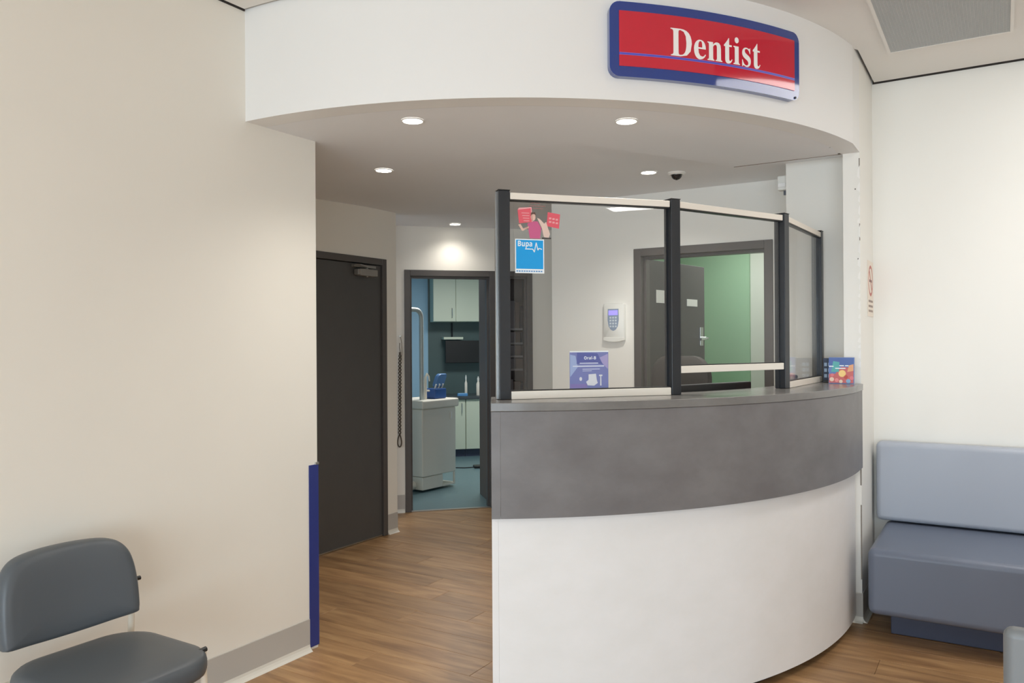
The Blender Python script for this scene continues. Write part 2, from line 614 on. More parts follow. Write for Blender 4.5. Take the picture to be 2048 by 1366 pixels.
# ------------------------------------------------------------------ reception back walls
G0, G1 = -2.121, -1.199           # green doorway frame, outer
mb = MB().box(-2.757, G0 + 0.03, YB2, YB2 + 0.11, 0, 2.6).box(G1 - 0.03, -0.9, YB2, YB2 + 0.11, 0, 2.6).box(G0 + 0.03, G1 - 0.03, YB2, YB2 + 0.11, 2.04, 2.6)
struct('wall_reception', mb, PAINT, 'white wall behind the reception desk')
struct('wall_corridor', MB().box(-2.757, -2.65, YB2 + 0.11, 6.85, 0, 2.6), PAINT, 'corridor side of the reception wall')
struct('wall_pier', MB().box(-1.026, XN - 0.08, YW2, YB2, 0, 2.6), PAINT, 'painted pier behind the right end of the glass screens')
# corridor walls
D0, D1, DT = 3.60, 4.60, 2.067
mb = MB().box(XD - 0.12, XD, 1.6, D0 + 0.04, 0, 2.6).box(XD - 0.12, XD, D1 - 0.04, XD_END, 0, 2.6).box(XD - 0.12, XD, D0 + 0.04, D1 - 0.04, DT - 0.03, 2.6)
struct('wall_side', mb, PAINT_L, 'corridor wall with the charcoal door')
struct('wall_end', MB().box(XD, XL - 0.12, 1.6, 1.72, 0, 2.6), PAINT_L, 'end of the side passage')
# diagonal wall with the surgery doorway and the store doorway
mb = MB(dg3)
mb.box(-1.9, -0.14, 0, 0.10, 0, 2.6).box(0.575, 0.70, 0, 0.10, 0, 2.6).box(0.915, 1.75, 0, 0.10, 0, 2.6)
mb.box(-0.14, 0.575, 0, 0.10, 2.03, 2.6).box(0.70, 0.915, 0, 0.10, 2.03, 2.6)
struct('wall_diagonal', mb, PAINT_L, 'angled corridor wall with the surgery doorway')

# ------------------------------------------------------------------ skirtings
bh = 0.150


def skirting(name, pts, label):
    """coved vinyl skirting along a straight run; pts = (x0,y0,x1,y1, nx,ny)"""
    x0, y0, x1, y1, nx, ny = pts
    t = 0.004
    o = empty(name, ((x0 + x1) / 2, (y0 + y1) / 2, 0), label=label, kind='structure')
    prof = [(0.0, bh), (t, bh - 0.002), (t, 0.030)]
    cove = [(t, 0.030), (0.006, 0.018), (0.012, 0.008), (0.022, 0.001), (0.024, 0.0), (0.0, 0.0), (0.0, 0.030)]
    for nm, pr, m in (('skirting_face', prof + [(0.0, 0.030)], SKIRT), ('cove', cove, SKIRT_W)):
        k = len(pr)
        vs = [(x0 + nx * d, y0 + ny * d, z) for d, z in pr] + [(x1 + nx * d, y1 + ny * d, z) for d, z in pr]
        fs = [(i, (i + 1) % k, k + (i + 1) % k, k + i) for i in range(k)] + [tuple(range(k)), tuple(range(2 * k - 1, k - 1, -1))]
        MB().add(vs, fs).build(nm, m, o)
    return o


skirting('baseboard_left', (XL, Y_FRONT, XL, 2.68, 1, 0), 'grey coved vinyl skirting along the left wall')
skirting('baseboard_back', (XN, YB, XR, YB, 0, -1), 'grey coved skirting behind the sofa')
skirting('baseboard_return', (XN, YN, XN, YB, 1, 0), 'grey coved skirting at the return wall')
skirting('baseboard_return_end', (XN - 0.08, YN, XN + 0.004, YN, 0, -1), 'grey skirting on the end of the return wall')
skirting('baseboard_side', (XD, D1 + 0.005, XD, XD_END, 1, 0), 'short grey skirting beside the charcoal door')
p0, p1 = dg3(-1.2, 0, 0), dg3(-0.175, 0, 0)
skirting('baseboard_diagonal', (p0[0], p0[1], p1[0], p1[1], 1 / Q2, -1 / Q2), 'grey skirting beside the surgery doorway')

# navy corner guard on the end of the left wall
cg = empty('corner_guard', (XL, YL_END, 0.012), label='tall navy vinyl corner guard on the end of the beige wall', cat='corner guard')
MB().box(XL, XL + 0.004, 2.680, YL_END + 0.005, 0.012, 0.868).build('face_strip', BLUEPVC, cg, bevel=0.0015)
MB().box(XL - 0.055, XL, YL_END, YL_END + 0.005, 0.012, 0.868).build('return_strip', BLUEPVC, cg, bevel=0.0015)
MB().box(XL - 0.04, XL + 0.006, 2.72, YL_END + 0.007, 0.866, 0.878).build('top_cap', ALU, cg, bevel=0.001)


# ------------------------------------------------------------------ doors
def casing(root, fn, a0, a1, zt, wd, proud, depth):
    """charcoal metal frame: two jambs and a head in a local frame fn(along, across, z); across<0 is the viewer's side"""
    MB(fn).box(a0, a0 + wd, -proud, depth, 0, zt).build('jamb', DARKFRAME, root, bevel=0.003)
    MB(fn).box(a1 - wd, a1, -proud, depth, 0, zt).build('jamb', DARKFRAME, root, bevel=0.003)
    MB(fn).box(a0 + wd, a1 - wd, -proud, depth, zt - wd, zt).build('head', DARKFRAME, root, bevel=0.003)
    st = 0.016
    MB(fn).box(a0 + wd, a0 + wd + st, 0.045, depth, 0, zt - wd).build('stop', DARKFRAME, root)
    MB(fn).box(a1 - wd - st, a1 - wd, 0.045, depth, 0, zt - wd).build('stop', DARKFRAME, root)
    MB(fn).box(a0 + wd + st, a1 - wd - st, 0.045, depth, zt - wd - st, zt - wd).build('stop', DARKFRAME, root)


fx = lambda a, c, z: (XD - c, a, z)
d1 = empty('door_1', (XD, (D0 + D1) / 2, 0), label='closed charcoal corridor door with a metal closer', kind='structure')
casing(d1, fx, D0, D1, DT, 0.048, 0.012, 0.12)
MB(fx).box(D0 + 0.05, D1 - 0.05, 0.006, 0.044, 0.008, DT - 0.052).build('door_leaf', DARKDOOR, d1, bevel=0.002)
MB(fx).box(D0 + 0.05, D1 - 0.05, 0.000, 0.006, 0.004, 0.012).build('threshold', ALU, d1)
DC = mat('closer_metal', rgb(150, 146, 140), 0.4, 0.2)
cl = MB(fx).box(4.27, 4.455, -0.052, 0.004, 1.925, 1.975).build('door_closer', DC, d1, bevel=0.006)
MB(fx).box(4.25, 4.30, -0.046, -0.006, 1.930, 1.970).build('end_cap', DC, cl, bevel=0.004)
MB().tube([(XD + 0.03, 4.36, 1.918), (XD + 0.03, 4.36, 1.99)], 0.010).build('spindle', DC, cl, smooth=True)
MB().tube([(XD + 0.034, 4.36, 1.992), (XD + 0.075, 4.235, 1.996), (XD + 0.03, 4.235, 1.998)], 0.007).build('closer_arm', DC, cl, smooth=True)
MB(fx).box(4.23, 4.46, -0.03, 0.002, 1.985, 2.004).build('track', DC, cl, bevel=0.003)

d2 = empty('door_2', dg3(0.22, 0, 0), label='open surgery doorway with a charcoal frame', kind='structure')
casing(d2, dg3, -0.171, 0.62, 2.062, 0.052, 0.012, 0.10)
MB(dg3).box(-0.119, 0.568, -0.012, 0.03, 0.002, 0.008).build('threshold', ALU, d2)

d4 = empty('door_4', dg3(0.8, 0, 0), label='narrow store doorway with a charcoal frame beside the surgery', kind='structure')
casing(d4, dg3, 0.66, 0.954, 2.062, 0.046, 0.012, 0.10)

fg = lambda a, c, z: (a, YB2 + c, z)
d3 = empty('door_3', ((G0 + G1) / 2, YB2, 0), label='charcoal door opened into the green consulting room', kind='structure')
casing(d3, fg, G0, G1, DT, 0.052, 0.012, 0.11)
HX, HY, DA = G0 + 0.058, YB2 + 0.115, math.radians(81)


def leaf(a, c, z):
    return (HX + a * math.cos(DA) + c * math.sin(DA), HY + a * math.sin(DA) - c * math.cos(DA), z)


lf = MB(leaf).box(0, 0.82, -0.038, 0.0, 0.01, 2.005).build('door_leaf', DARKDOOR, d3, bevel=0.002)
CHR = mat('chrome', rgb(205, 208, 208), 0.18, 1.0)
MB(leaf).box(0.735, 0.785, 0.0, 0.008, 1.405, 1.545).build('handle_plate', CHR, lf, bevel=0.002)
MB(leaf).tube([(0.76, 0.005, 1.463), (0.76, 0.055, 1.463), (0.745, 0.062, 1.462), (0.63, 0.064, 1.452)], 0.010).build('lever', CHR, lf, smooth=True)
MB(leaf).box(0.10, 0.235, 0.0, 0.003, 1.71, 1.80).build('notice', WHITE_PL, lf)
MB(leaf).box(0.54, 0.70, 0.0, 0.003, 1.70, 1.752).build('notice', WHITE_PL, lf)

# ------------------------------------------------------------------ green consulting room behind door_3
struct('wall_green', MB().box(-2.95, -1.842, 6.90, 7.0, 0, 2.6), GREEN, 'soft green wall of the consulting room')
struct('wall_consulting', MB().box(-1.842, -0.7, 6.93, 7.2, 0, 2.6).box(-0.72, -0.62, YB2 + 0.11, 7.1, 0, 2.6), PALE, 'pale wall of the consulting room')
struct('wall_consulting_side', MB().box(-2.65, -2.60, YB2 + 0.11, 6.9, 0, 2.6), GREEN, 'green side wall of the consulting room')
struct('floor_consulting', MB().box(-2.65, -0.6, YB2 + 0.11, 7.2, -0.006, 0.002), mat('grey_vinyl_floor', rgb(150, 160, 150), 0.4), 'vinyl floor of the consulting room')
area_light('consulting_room_light', (-1.6, 6.2, 2.38), 0.8, 0.8, 12, (1.0, 1.0, 0.95))

# ------------------------------------------------------------------ surgery behind the diagonal doorway
struct('wall_surgery_side', MB(dg3).box(-1.6, 0.50, 3.62, 3.72, 0, 2.6).box(-1.7, -1.6, 0.1, 3.72, 0, 2.6), BLUEWALL, 'light blue wall of the surgery')
struct('wall_surgery_back', MB(dg3).box(0.50, 2.6, 3.62, 3.72, 0, 2.6), mat('dark_splashback', rgb(84, 104, 104), 0.3), 'dark splashback wall of the surgery')
struct('wall_surgery_far', MB(dg3).box(2.5, 2.6, 0.10, 3.62, 0, 2.6), BLUEWALL, 'far blue wall of the surgery')
struct('ceiling_surgery', MB(dg3).box(-1.7, 2.6, 0.105, 3.72, 2.442, 2.47), SOFFIT, 'white ceiling of the surgery')
struct('floor_surgery', MB(dg3).box(-1.7, 2.6, 0.03, 3.72, -0.006, 0.004), TEALFLOOR, 'teal vinyl floor of the surgery')
pl = dg3(0.75, 1.5, 2.41)
area_light('surgery_light', pl, 0.7, 0.7, 38, (1.0, 1.0, 0.97))


def cupboard(name, u0, u1, w0, w1, z0, z1, doors, label, cat, handle_low, group=None):
    c = dg3((u0 + u1) / 2, (w0 + w1) / 2, z0)
    o = empty(name, c, label=label, cat=cat, group=group)
    MB(dg3).box(u0, u1, w0 + 0.02, w1, z0, z1).build('body', CAB, o, bevel=0.002)
    n = len(doors) - 1
    for i in range(n):
        d = MB(dg3).box(doors[i] + 0.003, doors[i + 1] - 0.003, w0, w0 + 0.018, z0 + 0.003, z1 - 0.003).build('door', CAB, o, bevel=0.002)
        uh = doors[i + 1] - 0.05
        za = z0 + 0.05 if handle_low else z1 - 0.17
        MB(dg3).tube([(uh, w0, za), (uh, w0 - 0.028, za + 0.005), (uh, w0 - 0.028, za + 0.115), (uh, w0, za + 0.12)], 0.005, 8).build('handle', ALU, d, smooth=True)
    return o


cupboard('wall_cupboard', 0.525, 1.28, 3.28, 3.615, 1.708, 2.34, [0.525, 0.815, 1.28], 'pale wall cupboard with two doors above the surgery bench', 'cupboard', True)
cupboard('wall_cupboard', 1.285, 1.95, 3.28, 3.615, 1.708, 2.34, [1.285, 1.95], 'pale wall cupboard mostly hidden behind the surgery door frame', 'cupboard', True)
b1 = cupboard('base_cupboard', 0.47, 0.895, 3.06, 3.615, 0.10, 0.73, [0.47, 0.895], 'pale base cupboard behind the white dental trolley', 'cupboard', False)
b2 = cupboard('base_cupboard', 0.90, 1.50, 3.06, 3.615, 0.10, 0.73, [0.90, 1.50], 'pale base cupboard at the right of the surgery bench', 'cupboard', False)
for b, ua, ub in ((b1, 0.47, 0.895), (b2, 0.90, 1.50)):
    MB(dg3).box(ua, ub, 3.12, 3.6, 0.004, 0.10).build('plinth', PLINTH, b)
wt = MB(dg3).box(0.465, 1.95, 3.03, 3.615, 0.731, 0.765).build('worktop', mat('dark_worktop', rgb(70, 78, 82), 0.3), bevel=0.003)
tag(wt, 'dark worktop along the surgery bench', 'worktop')
mo = empty('wall_monitor', dg3(0.95, 3.55, 1.18), label='black monitor on the dark wall above the surgery bench', cat='monitor')
MB(dg3).box(0.70, 1.22, 3.42, 3.46, 1.175, 1.465).build('screen', BLACK_PL, mo, bevel=0.006)
MB(dg3).box(0.90, 1.00, 3.46, 3.62, 1.28, 1.38).build('bracket', BLACK_PL, mo, bevel=0.004)
sh = MB(dg3).box(0.675, 0.93, 3.40, 3.62, 1.480, 1.512).build('wall_shelf', CAB, bevel=0.003)
tag(sh, 'small pale shelf above the surgery monitor', 'shelf')
ch = MB(dg3).tube([(0.815, 3.6, 1.70), (0.815, 3.6, 1.512)], 0.010, 8).build('cable_conduit', BLACK_PL, smooth=True)
tag(ch, 'thin black conduit between the wall cupboard and the small shelf', 'conduit')

# bench-top things
for (u, w, r, hh, m, nm, lb) in ((0.93, 3.22, 0.018, 0.26, UNIT, 'spray_bottle', 'slim white bottle standing on the surgery bench beside the trolley'),
                                 (1.085, 3.20, 0.026, 0.24, UNIT, 'pump_bottle', 'white pump bottle standing at the right of the surgery bench')):
    o = empty(nm, dg3(u, w, 0.765), label=lb, cat='bottle')
    c = dg3(u, w, 0.7655)
    MB().lathe(c, [(r * 0.9, 0), (r, 0.006), (r, hh * 0.6), (r * 0.45, hh * 0.72), (r * 0.45, hh * 0.78)], 14).build('bottle_body', m, o, smooth=True)
    MB().lathe((c[0], c[1], c[2] + hh * 0.78), [(r * 0.55, 0), (r * 0.55, hh * 0.14), (r * 0.3, hh * 0.15), (r * 0.3, hh * 0.22)], 12).build('cap', WHITE_PL, o, smooth=True)
bx = empty('tissue_dispenser', dg3(1.19, 3.25, 0.765), label='white dispenser box at the far right of the surgery bench', cat='dispenser')
MB(dg3).box(1.135, 1.26, 3.16, 3.32, 0.766, 1.0).build('body', UNIT, bx, bevel=0.012)
MB(dg3).box(1.15, 1.245, 3.156, 3.16, 0.80, 0.84).build('slot', BLACK_PL, bx)
tr = empty('instrument_tray', dg3(0.86, 3.2, 0.765), label='blue instrument tray on the surgery bench', cat='tray')
BLUEP = mat('blue_plastic', rgb(90, 150, 205), 0.35)
MB(dg3).box(0.80, 0.93, 3.09, 3.13, 0.766, 0.80).build('tray_body', BLUEP, tr, bevel=0.004)
MB(dg3).box(0.81, 0.92, 3.095, 3.125, 0.80, 0.803).build('liner', mat('pale_blue_paper', rgb(170, 210, 235), 0.7), tr)

# white dental trolley
ct = empty('dental_trolley', dg3(0.26, 1.05, 0), label='white dental trolley standing inside the surgery doorway', cat='trolley')
CA = math.radians(40)


def cart(a, c, z):       # a along its front, c into the room
    u0, w0 = 0.075, 0.80
    return dg3(u0 + a * math.cos(CA) - c * math.sin(CA), w0 + a * math.sin(CA) + c * math.cos(CA), z)


MB(cart).box(0.0, 0.49, 0.0, 0.42, 0.15, 0.80).build('cabinet_body', UNIT, ct, bevel=0.012)
MB(cart).box(-0.005, 0.53, -0.012, 0.44, 0.80, 0.885).build('top_cover', UNIT, ct, bevel=0.016)
MB(cart).box(0.006, 0.30, 0.006, 0.41, 0.025, 0.148).build('base_skirt', UNIT, ct, bevel=0.006)
MB(cart).box(0.30, 0.482, 0.20, 0.41, 0.025, 0.148).build('base_recess', mat('dark_grey_plastic', rgb(60, 62, 62), 0.5), ct)
MB(cart).box(0.30, 0.482, 0.004, 0.20, 0.025, 0.045).build('foot_ledge', UNIT, ct, bevel=0.003)
MB(cart).box(0.462, 0.482, 0.004, 0.02, 0.045, 0.148).build('foot_post', UNIT, ct, bevel=0.003)
MB(cart).box(0.405, 0.42, -0.012, 0.0, 0.68, 0.75).build('latch', WHITE_PL, ct, bevel=0.003)
MB(cart).tube([(-0.03, 0.10, 0.075), (-0.11, 0.10, 0.07)], 0.045, 16).build('hose_coupling', UNIT, ct, smooth=True)
# pole with a bent top
pts = [(0.10, 0.10, 0.88), (0.10, 0.10, 1.66)]
for i in range(1, 9):
    t = PI / 2 * i / 8
    pts.append((0.10 - 0.08 * (1 - math.cos(t)), 0.10, 1.68 + 0.08 * math.sin(t)))
pts.append((-0.35, 0.10, 1.765))
MB(cart).tube(pts, 0.022, 12).build('lamp_pole', mat('pale_grey_metal', rgb(190, 196, 192), 0.35, 0.2), ct, smooth=True)
sa = MB(cart).tube([(0.17, 0.12, 0.885), (0.17, 0.12, 1.02), (0.175, 0.12, 1.10), (0.20, 0.12, 1.135), (0.225, 0.12, 1.11), (0.235, 0.12, 1.06)], [0.018, 0.018, 0.013, 0.010, 0.008, 0.006], 10)
sa.build('suction_arm', UNIT, ct, smooth=True)
MB(cart).tube([(0.18, 0.12, 0.97), (0.23, 0.12, 0.965)], 0.010, 10).build('side_nozzle', UNIT, ct, smooth=True)
hd = MB(cart).pillow(rounded_rect(0.30, 0.43, 1.00, 1.13, 0.03), [(0.9, 0.08), (1.0, 0.09), (1.0, 0.12), (0.9, 0.13)], lambda a, b, h_: (a + (b - 1.06) * 0.5, h_, b))
hd.build('control_head', mat('mid_blue_plastic', rgb(84, 122, 170), 0.35), ct, smooth=True)
MB(cart).box(0.25, 0.42, 0.06, 0.20, 0.886, 0.985).build('handpiece_block', mat('deep_blue_plastic', rgb(46, 84, 150), 0.3), ct, bevel=0.01)
for k in range(3):
    MB(cart).tube([(0.28 + 0.05 * k, 0.09, 0.985), (0.285 + 0.05 * k, 0.075, 1.03)], 0.008, 8).build('handpiece', WHITE_PL, ct, smooth=True)
# floor cable and foot pedal
fp = empty('foot_pedal', dg3(0.98, 2.2, 0.004), label='black foot pedal with cable on the teal surgery floor', cat='pedal')
MB(dg3).box(0.83, 0.98, 2.12, 2.24, 0.005, 0.032).build('pedal_body', BLACK_PL, fp, bevel=0.008)
MB(dg3).tube([(0.48, 2.2, 0.009), (0.60, 2.23, 0.009), (0.72, 2.18, 0.009), (0.84, 2.18, 0.012)], 0.005, 8).build('cable', BLACK_PL, fp, smooth=True)

# ------------------------------------------------------------------ store cupboard behind door_4
struct('wall_store', MB(dg3).box(0.62, 1.10, 0.64, 0.68, 0, 2.6).box(0.60, 0.66, 0.10, 0.64, 0, 2.6).box(1.04, 1.10, 0.10, 0.64, 0, 2.6), mat('brown_lining', rgb(120, 108, 102), 0.6), 'brown lining of the store cupboard')
su = empty('store_shelves', dg3(0.85, 0.45, 0), label='shelves of dark folders inside the narrow store doorway', cat='shelving')
for z in (0.45, 0.85, 1.18, 1.30, 1.42, 1.55):
    MB(dg3).box(0.665, 1.035, 0.28, 0.615, z, z + 0.018).build('shelf', mat('grey_shelf', rgb(150, 146, 146), 0.5), su)
FOLD = [mat('dark_folder', rgb(60, 54, 58), 0.6), mat('plum_folder', rgb(82, 62, 74), 0.6), mat('grey_folder', rgb(120, 116, 118), 0.6), mat('brown_folder', rgb(96, 80, 72), 0.6)]
shelf_words = {0.45: 'lowest', 0.85: 'second lowest', 1.18: 'middle', 1.30: 'third highest', 1.42: 'second highest', 1.55: 'top'}
for z, wname in shelf_words.items():
    u = 0.68
    k = 0
    while u < 0.96:
        t = random.uniform(0.045, 0.075)
        hh = 0.095 if 1.1 < z < 1.5 else random.uniform(0.2, 0.28)
        f = MB(dg3).box(u, u + t - 0.003, 0.30, 0.56, z + 0.0185, z + 0.018 + hh).build('folder', FOLD[k % 4], bevel=0.002)
        tag(f, '%s folder, %s from the left on the %s store shelf' % (('black', 'plum', 'grey', 'brown')[k % 4], ('first', 'second', 'third', 'fourth', 'fifth', 'sixth', 'seventh')[k], wname), 'folder', 'folders on the %s store shelf' % wname)
        u += t
        k += 1

# ------------------------------------------------------------------ reception desk
desk = empty('reception_desk', rd(math.radians(-30), 2.0), label='curved reception desk with grey laminate band over a white panel', cat='desk')
TH0 = math.atan2(2.45 - CCY, -1.60 - CCX)


def arc_pts(r, a0, a1, n):
    return [rd(a0 + (a1 - a0) * i / n, r)[:2] for i in range(n + 1)]


top_outline = arc_pts(CR, TH0, 0, 48) + [(CCX + CR, YN - 0.006), (XN - 0.084, YN - 0.006), (XN - 0.084, YW2 - 0.004), (CCX + CRI, YW2 - 0.004)] + arc_pts(CRI, 0, TH0, 48)
MB().prism(top_outline, ZS, ZT).build('desk_top', LAMTOP, desk, bevel=0.0025, smooth=True, angle=30)
AG = math.atan2(0.035, CR)
MB().sweep(CCX, CCY, TH0 + AG, 0.0, 48, [(CR - 0.004, ZB), (CR - 0.004, ZS - 0.001), (CR - 0.022, ZS - 0.001), (CR - 0.022, ZB)]).build('front_band', LAM, desk, smooth=True)
MB().box(CCX + CR - 0.022, CCX + CR - 0.004, CCY, YN - 0.006, ZB, ZS - 0.001).build('band_end', LAM, desk)
MB().sweep(CCX, CCY, TH0 + 0.0006, TH0 + AG - 0.0003, 3, [(CR - 0.003, ZB), (CR - 0.003, ZS - 0.001), (CRI + 0.004, ZS - 0.001), (CRI + 0.004, ZB)]).build('end_panel', LAM, desk)
AW = 0.025 / CR
MB().sweep(CCX, CCY, TH0 + 0.0008 + AW, 0.055, 48, [(CRW, ZK), (CRW, ZB - 0.0005), (CRW - 0.02, ZB - 0.0005), (CRW - 0.02, ZK)]).build('white_panel', PANELW, desk, smooth=True)
MB().sweep(CCX, CCY, TH0 + 0.0008, TH0 + AW + 0.0006, 2, [(CRW - 0.001, ZK), (CRW - 0.001, ZB - 0.0005), (CRW - 0.028, ZB - 0.0005), (CRW - 0.028, ZK)]).build('panel_end_strip', PANELW, desk)
KICK = mat('dark_kickboard', rgb(52, 46, 44), 0.6)
MB().sweep(CCX, CCY, TH0 + 0.02, 0.05, 40, [(CRW - 0.055, 0.001), (CRW - 0.055, 0.09), (CRW - 0.075, 0.09), (CRW - 0.075, 0.001)]).build('kickboard', KICK, desk, smooth=True)
MB().sweep(CCX, CCY, TH0 + 0.03, 0.05, 40, [(CRW - 0.03, 0.715), (CRW - 0.03, 0.74), (1.25, 0.74), (1.25, 0.715)]).build('work_surface', PANELW, desk, smooth=True)
for a in (-0.75, -0.30):
    MB().sweep(CCX, CCY, a, a + 0.012, 2, [(CRW - 0.08, 0.001), (CRW - 0.08, 0.714), (1.35, 0.714), (1.35, 0.001)]).build('support_panel', PANELW, desk)

# ------------------------------------------------------------------ glass screens on the desk
P4 = [Vector((-1.638, 2.610)), Vector((-1.150, 3.167)), Vector((-0.850, 3.815)), Vector((-0.825, 4.535))]
PW, PTOP = 0.046, 2.032


def pane_frame(i):
    a, b = P4[i], P4[i + 1]
    d = (b - a).normalized()
    n = Vector((d.y, -d.x))
    return a, d, n, (b - a).length


scr = empty('glass_screen', (P4[1].x, P4[1].y, ZT), label='three-bay glass screen with charcoal posts standing on the reception desk', cat='glass screen')
for i, p in enumerate(P4):
    ns = []
    if i > 0:
        ns.append(pane_frame(i - 1)[2])
    if i < 3:
        ns.append(pane_frame(i)[2])
    n = sum(ns, Vector((0, 0))).normalized()
    t = Vector((-n.y, n.x))

    def pf(a, c, z, p=p, n=n, t=t):
        return (p.x + t.x * a + n.x * c, p.y + t.y * a + n.y * c, z)
    po = MB(pf).box(-PW / 2, PW / 2, -PW, 0.006, ZT + 0.0005, PTOP - 0.003).build('post', POSTM, scr, bevel=0.0025)
    MB(pf).box(-PW / 2 - 0.001, PW / 2 + 0.001, -PW - 0.001, 0.007, PTOP - 0.003, PTOP).build('post_cap', BLACK_PL, po)
    MB(pf).box(-PW / 2 - 0.006, -PW / 2, -0.030, -0.022, ZT + 0.001, PTOP - 0.004).build('channel', ALU if i == 0 else POSTM, po)
zbot = [(1.2190, 1.2500), (1.308, 1.338), (1.2190, 1.2490)]
for i in range(3):
    a, d, n, L = pane_frame(i)

    def gf(s, c, z, a=a, d=d, n=n):
        return (a.x + d.x * s + n.x * c, a.y + d.y * s + n.y * c, z)
    e = PW / 2 + 0.002
    MB(gf).box(e, L - e, -0.022, 0.004, 1.996, 2.022).build('top_rail', RAIL, scr, bevel=0.002)
    MB(gf).box(e, L - e, -0.024, 0.002, 1.991, 1.9958).build('gasket', BLACK_PL, scr)
    z0, z1 = zbot[i]
    MB(gf).box(e, L - e, -0.022, 0.006, z0, z1).build('bottom_rail', RAIL, scr, bevel=0.002)
    MB(gf).box(e, L - e, -0.022, 0.000, z1 + 0.0002, z1 + 0.004).build('gasket', BLACK_PL, scr)
    MB(gf).box(e + 0.018, L - e - 0.012, -0.013, -0.008, z1 + 0.0045, 1.9905).build('glass_pane', GLASS, scr)

GA, GD, GN, GL = pane_frame(0)


def g1(s, z, c):
    return (GA.x + GD.x * s + GN.x * c, GA.y + GD.y * s + GN.y * c, z)


def print_part(name, poly, m, parent, c, fn=g1, th=0.0003):
    """flat printed shape given in (s, z) on the pane, lifted by c"""
    mb = MB(lambda x, y, z: fn(x, y, c + z))
    mb.prism(poly, 0.0, th)
    return mb.build(name, m, parent)


def rect(a, b, c, d):
    return [(a, c), (b, c), (b, d), (a, d)]


def word_part(name, s, size, at, m, parent, c, fn=g1, xs=1.0, ang=0.0):
    vs, fs = text_shape(s, size, xs)
    ca, sa_ = math.cos(ang), math.sin(ang)
    mb = MB()
    mb.add([fn(at[0] + x * ca - y * sa_, at[1] + x * sa_ + y * ca, c) for x, y in vs], fs)
    return mb.build(name, m, parent)


FL = lambda n, r, g_, b: mat(n, rgb(r, g_, b), 0.45)
# placard poster of a figure at the top of the first bay
pp = empty('placard_poster', g1(0.14, 1.846, -0.006), label='cut-out poster of a pink-clad figure with red placards on the first glass pane', cat='poster')
CZ = -0.0078
print_part('placard', [(0.058, 1.958), (0.112, 1.966), (0.116, 1.912), (0.064, 1.905)], FL('placard_red', 226, 92, 108), pp, CZ)
print_part('placard_edge', [(0.058, 1.958), (0.112, 1.966), (0.1165, 1.912), (0.120, 1.913), (0.116, 1.971), (0.063, 1.966)], FL('placard_pink', 238, 168, 172), pp, CZ + 0.0004)
print_part('placard', [(0.183, 1.954), (0.235, 1.947), (0.230, 1.890), (0.178, 1.899)], FL('placard_red', 226, 92, 108), pp, CZ)
print_part('jersey', [(0.098, 1.905), (0.118, 1.915), (0.140, 1.916), (0.156, 1.890), (0.150, 1.848), (0.108, 1.848)], FL('jersey_pink', 204, 96, 142), pp, CZ)
print_part('arm', [(0.060, 1.900), (0.070, 1.903), (0.080, 1.886), (0.104, 1.888), (0.104, 1.896), (0.084, 1.878), (0.076, 1.876)], FL('skin_print', 222, 186, 172), pp, CZ + 0.0004)
print_part('face', [(0.122 + 0.010 * math.cos(k * PI / 6), 1.932 + 0.015 * math.sin(k * PI / 6)) for k in range(12)], FL('skin_print', 222, 186, 172), pp, CZ + 0.0004)
print_part('hair', [(0.111, 1.935), (0.114, 1.950), (0.130, 1.951), (0.134, 1.938), (0.126, 1.944), (0.116, 1.942)], FL('hair_print', 92, 66, 58), pp, CZ + 0.0008)
print_part('second_figure', [(0.138, 1.930), (0.150, 1.925), (0.168, 1.908), (0.176, 1.915), (0.184, 1.890), (0.192, 1.868), (0.186, 1.850), (0.166, 1.856), (0.158, 1.890)], FL('cream_print', 226, 200, 188), pp, CZ + 0.0002)
for k, (a, b, zz) in enumerate(((0.112, 0.150, 1.987), (0.104, 0.172, 1.976), (0.120, 0.162, 1.966))):
    print_part('caption_line', rect(a, b, zz - 0.0015, zz + 0.0015), FL('brown_print', 150, 110, 110), pp, CZ + 0.0002)
for k in range(4):
    print_part('placard_line', rect(0.074 + 0.003 * k, 0.106, 1.945 - 0.010 * k, 1.948 - 0.010 * k), FL('placard_pink', 238, 168, 172), pp, CZ + 0.0006)
for k in range(2):
    for j in range(3):
        print_part('placard_mark', rect(0.188 + 0.014 * j, 0.198 + 0.014 * j, 1.926 - 0.014 * k - 0.002 * j, 1.933 - 0.014 * k - 0.002 * j), FL('placard_pink', 238, 168, 172), pp, CZ + 0.0006)
print_part('base_strip', rect(0.158, 0.196, 1.8475, 1.853), FL('dark_print', 70, 64, 64), pp, CZ + 0.0004)

# blue sticker
bs = empty('insurer_sticker', g1(0.107, 1.711, -0.006), label='square sky-blue sticker with white lettering low on the first glass pane corner', cat='sticker')
print_part('white_border', rect(0.047, 0.167, 1.711, 1.845), FL('white_print', 240, 246, 250), bs, CZ)
print_part('blue_field', rect(0.051, 0.163, 1.728, 1.841), FL('sky_blue_print', 0, 160, 232), bs, CZ + 0.0004)
word_part('lettering', bold('Bupa', False), 0.030, (0.056, 1.816), FL('white_print', 240, 246, 250), bs, CZ + 0.0009, xs=0.82)
zz = [(0.088, 1.806), (0.120, 1.806), (0.126, 1.794), (0.134, 1.832), (0.141, 1.802), (0.145, 1.810), (0.158, 1.806)]
mbp = MB()
for k in range(len(zz) - 1):
    a, b = Vector(zz[k]), Vector(zz[k + 1])
    nn = Vector((-(b - a).y, (b - a).x)).normalized() * 0.0017
    mbp.add([g1(*(a + nn), CZ + 0.0009), g1(*(b + nn), CZ + 0.0009), g1(*(b - nn), CZ + 0.0009), g1(*(a - nn), CZ + 0.0009)], [(0, 1, 2, 3)])
mbp.build('pulse_line', FL('white_print', 240, 246, 250), bs)
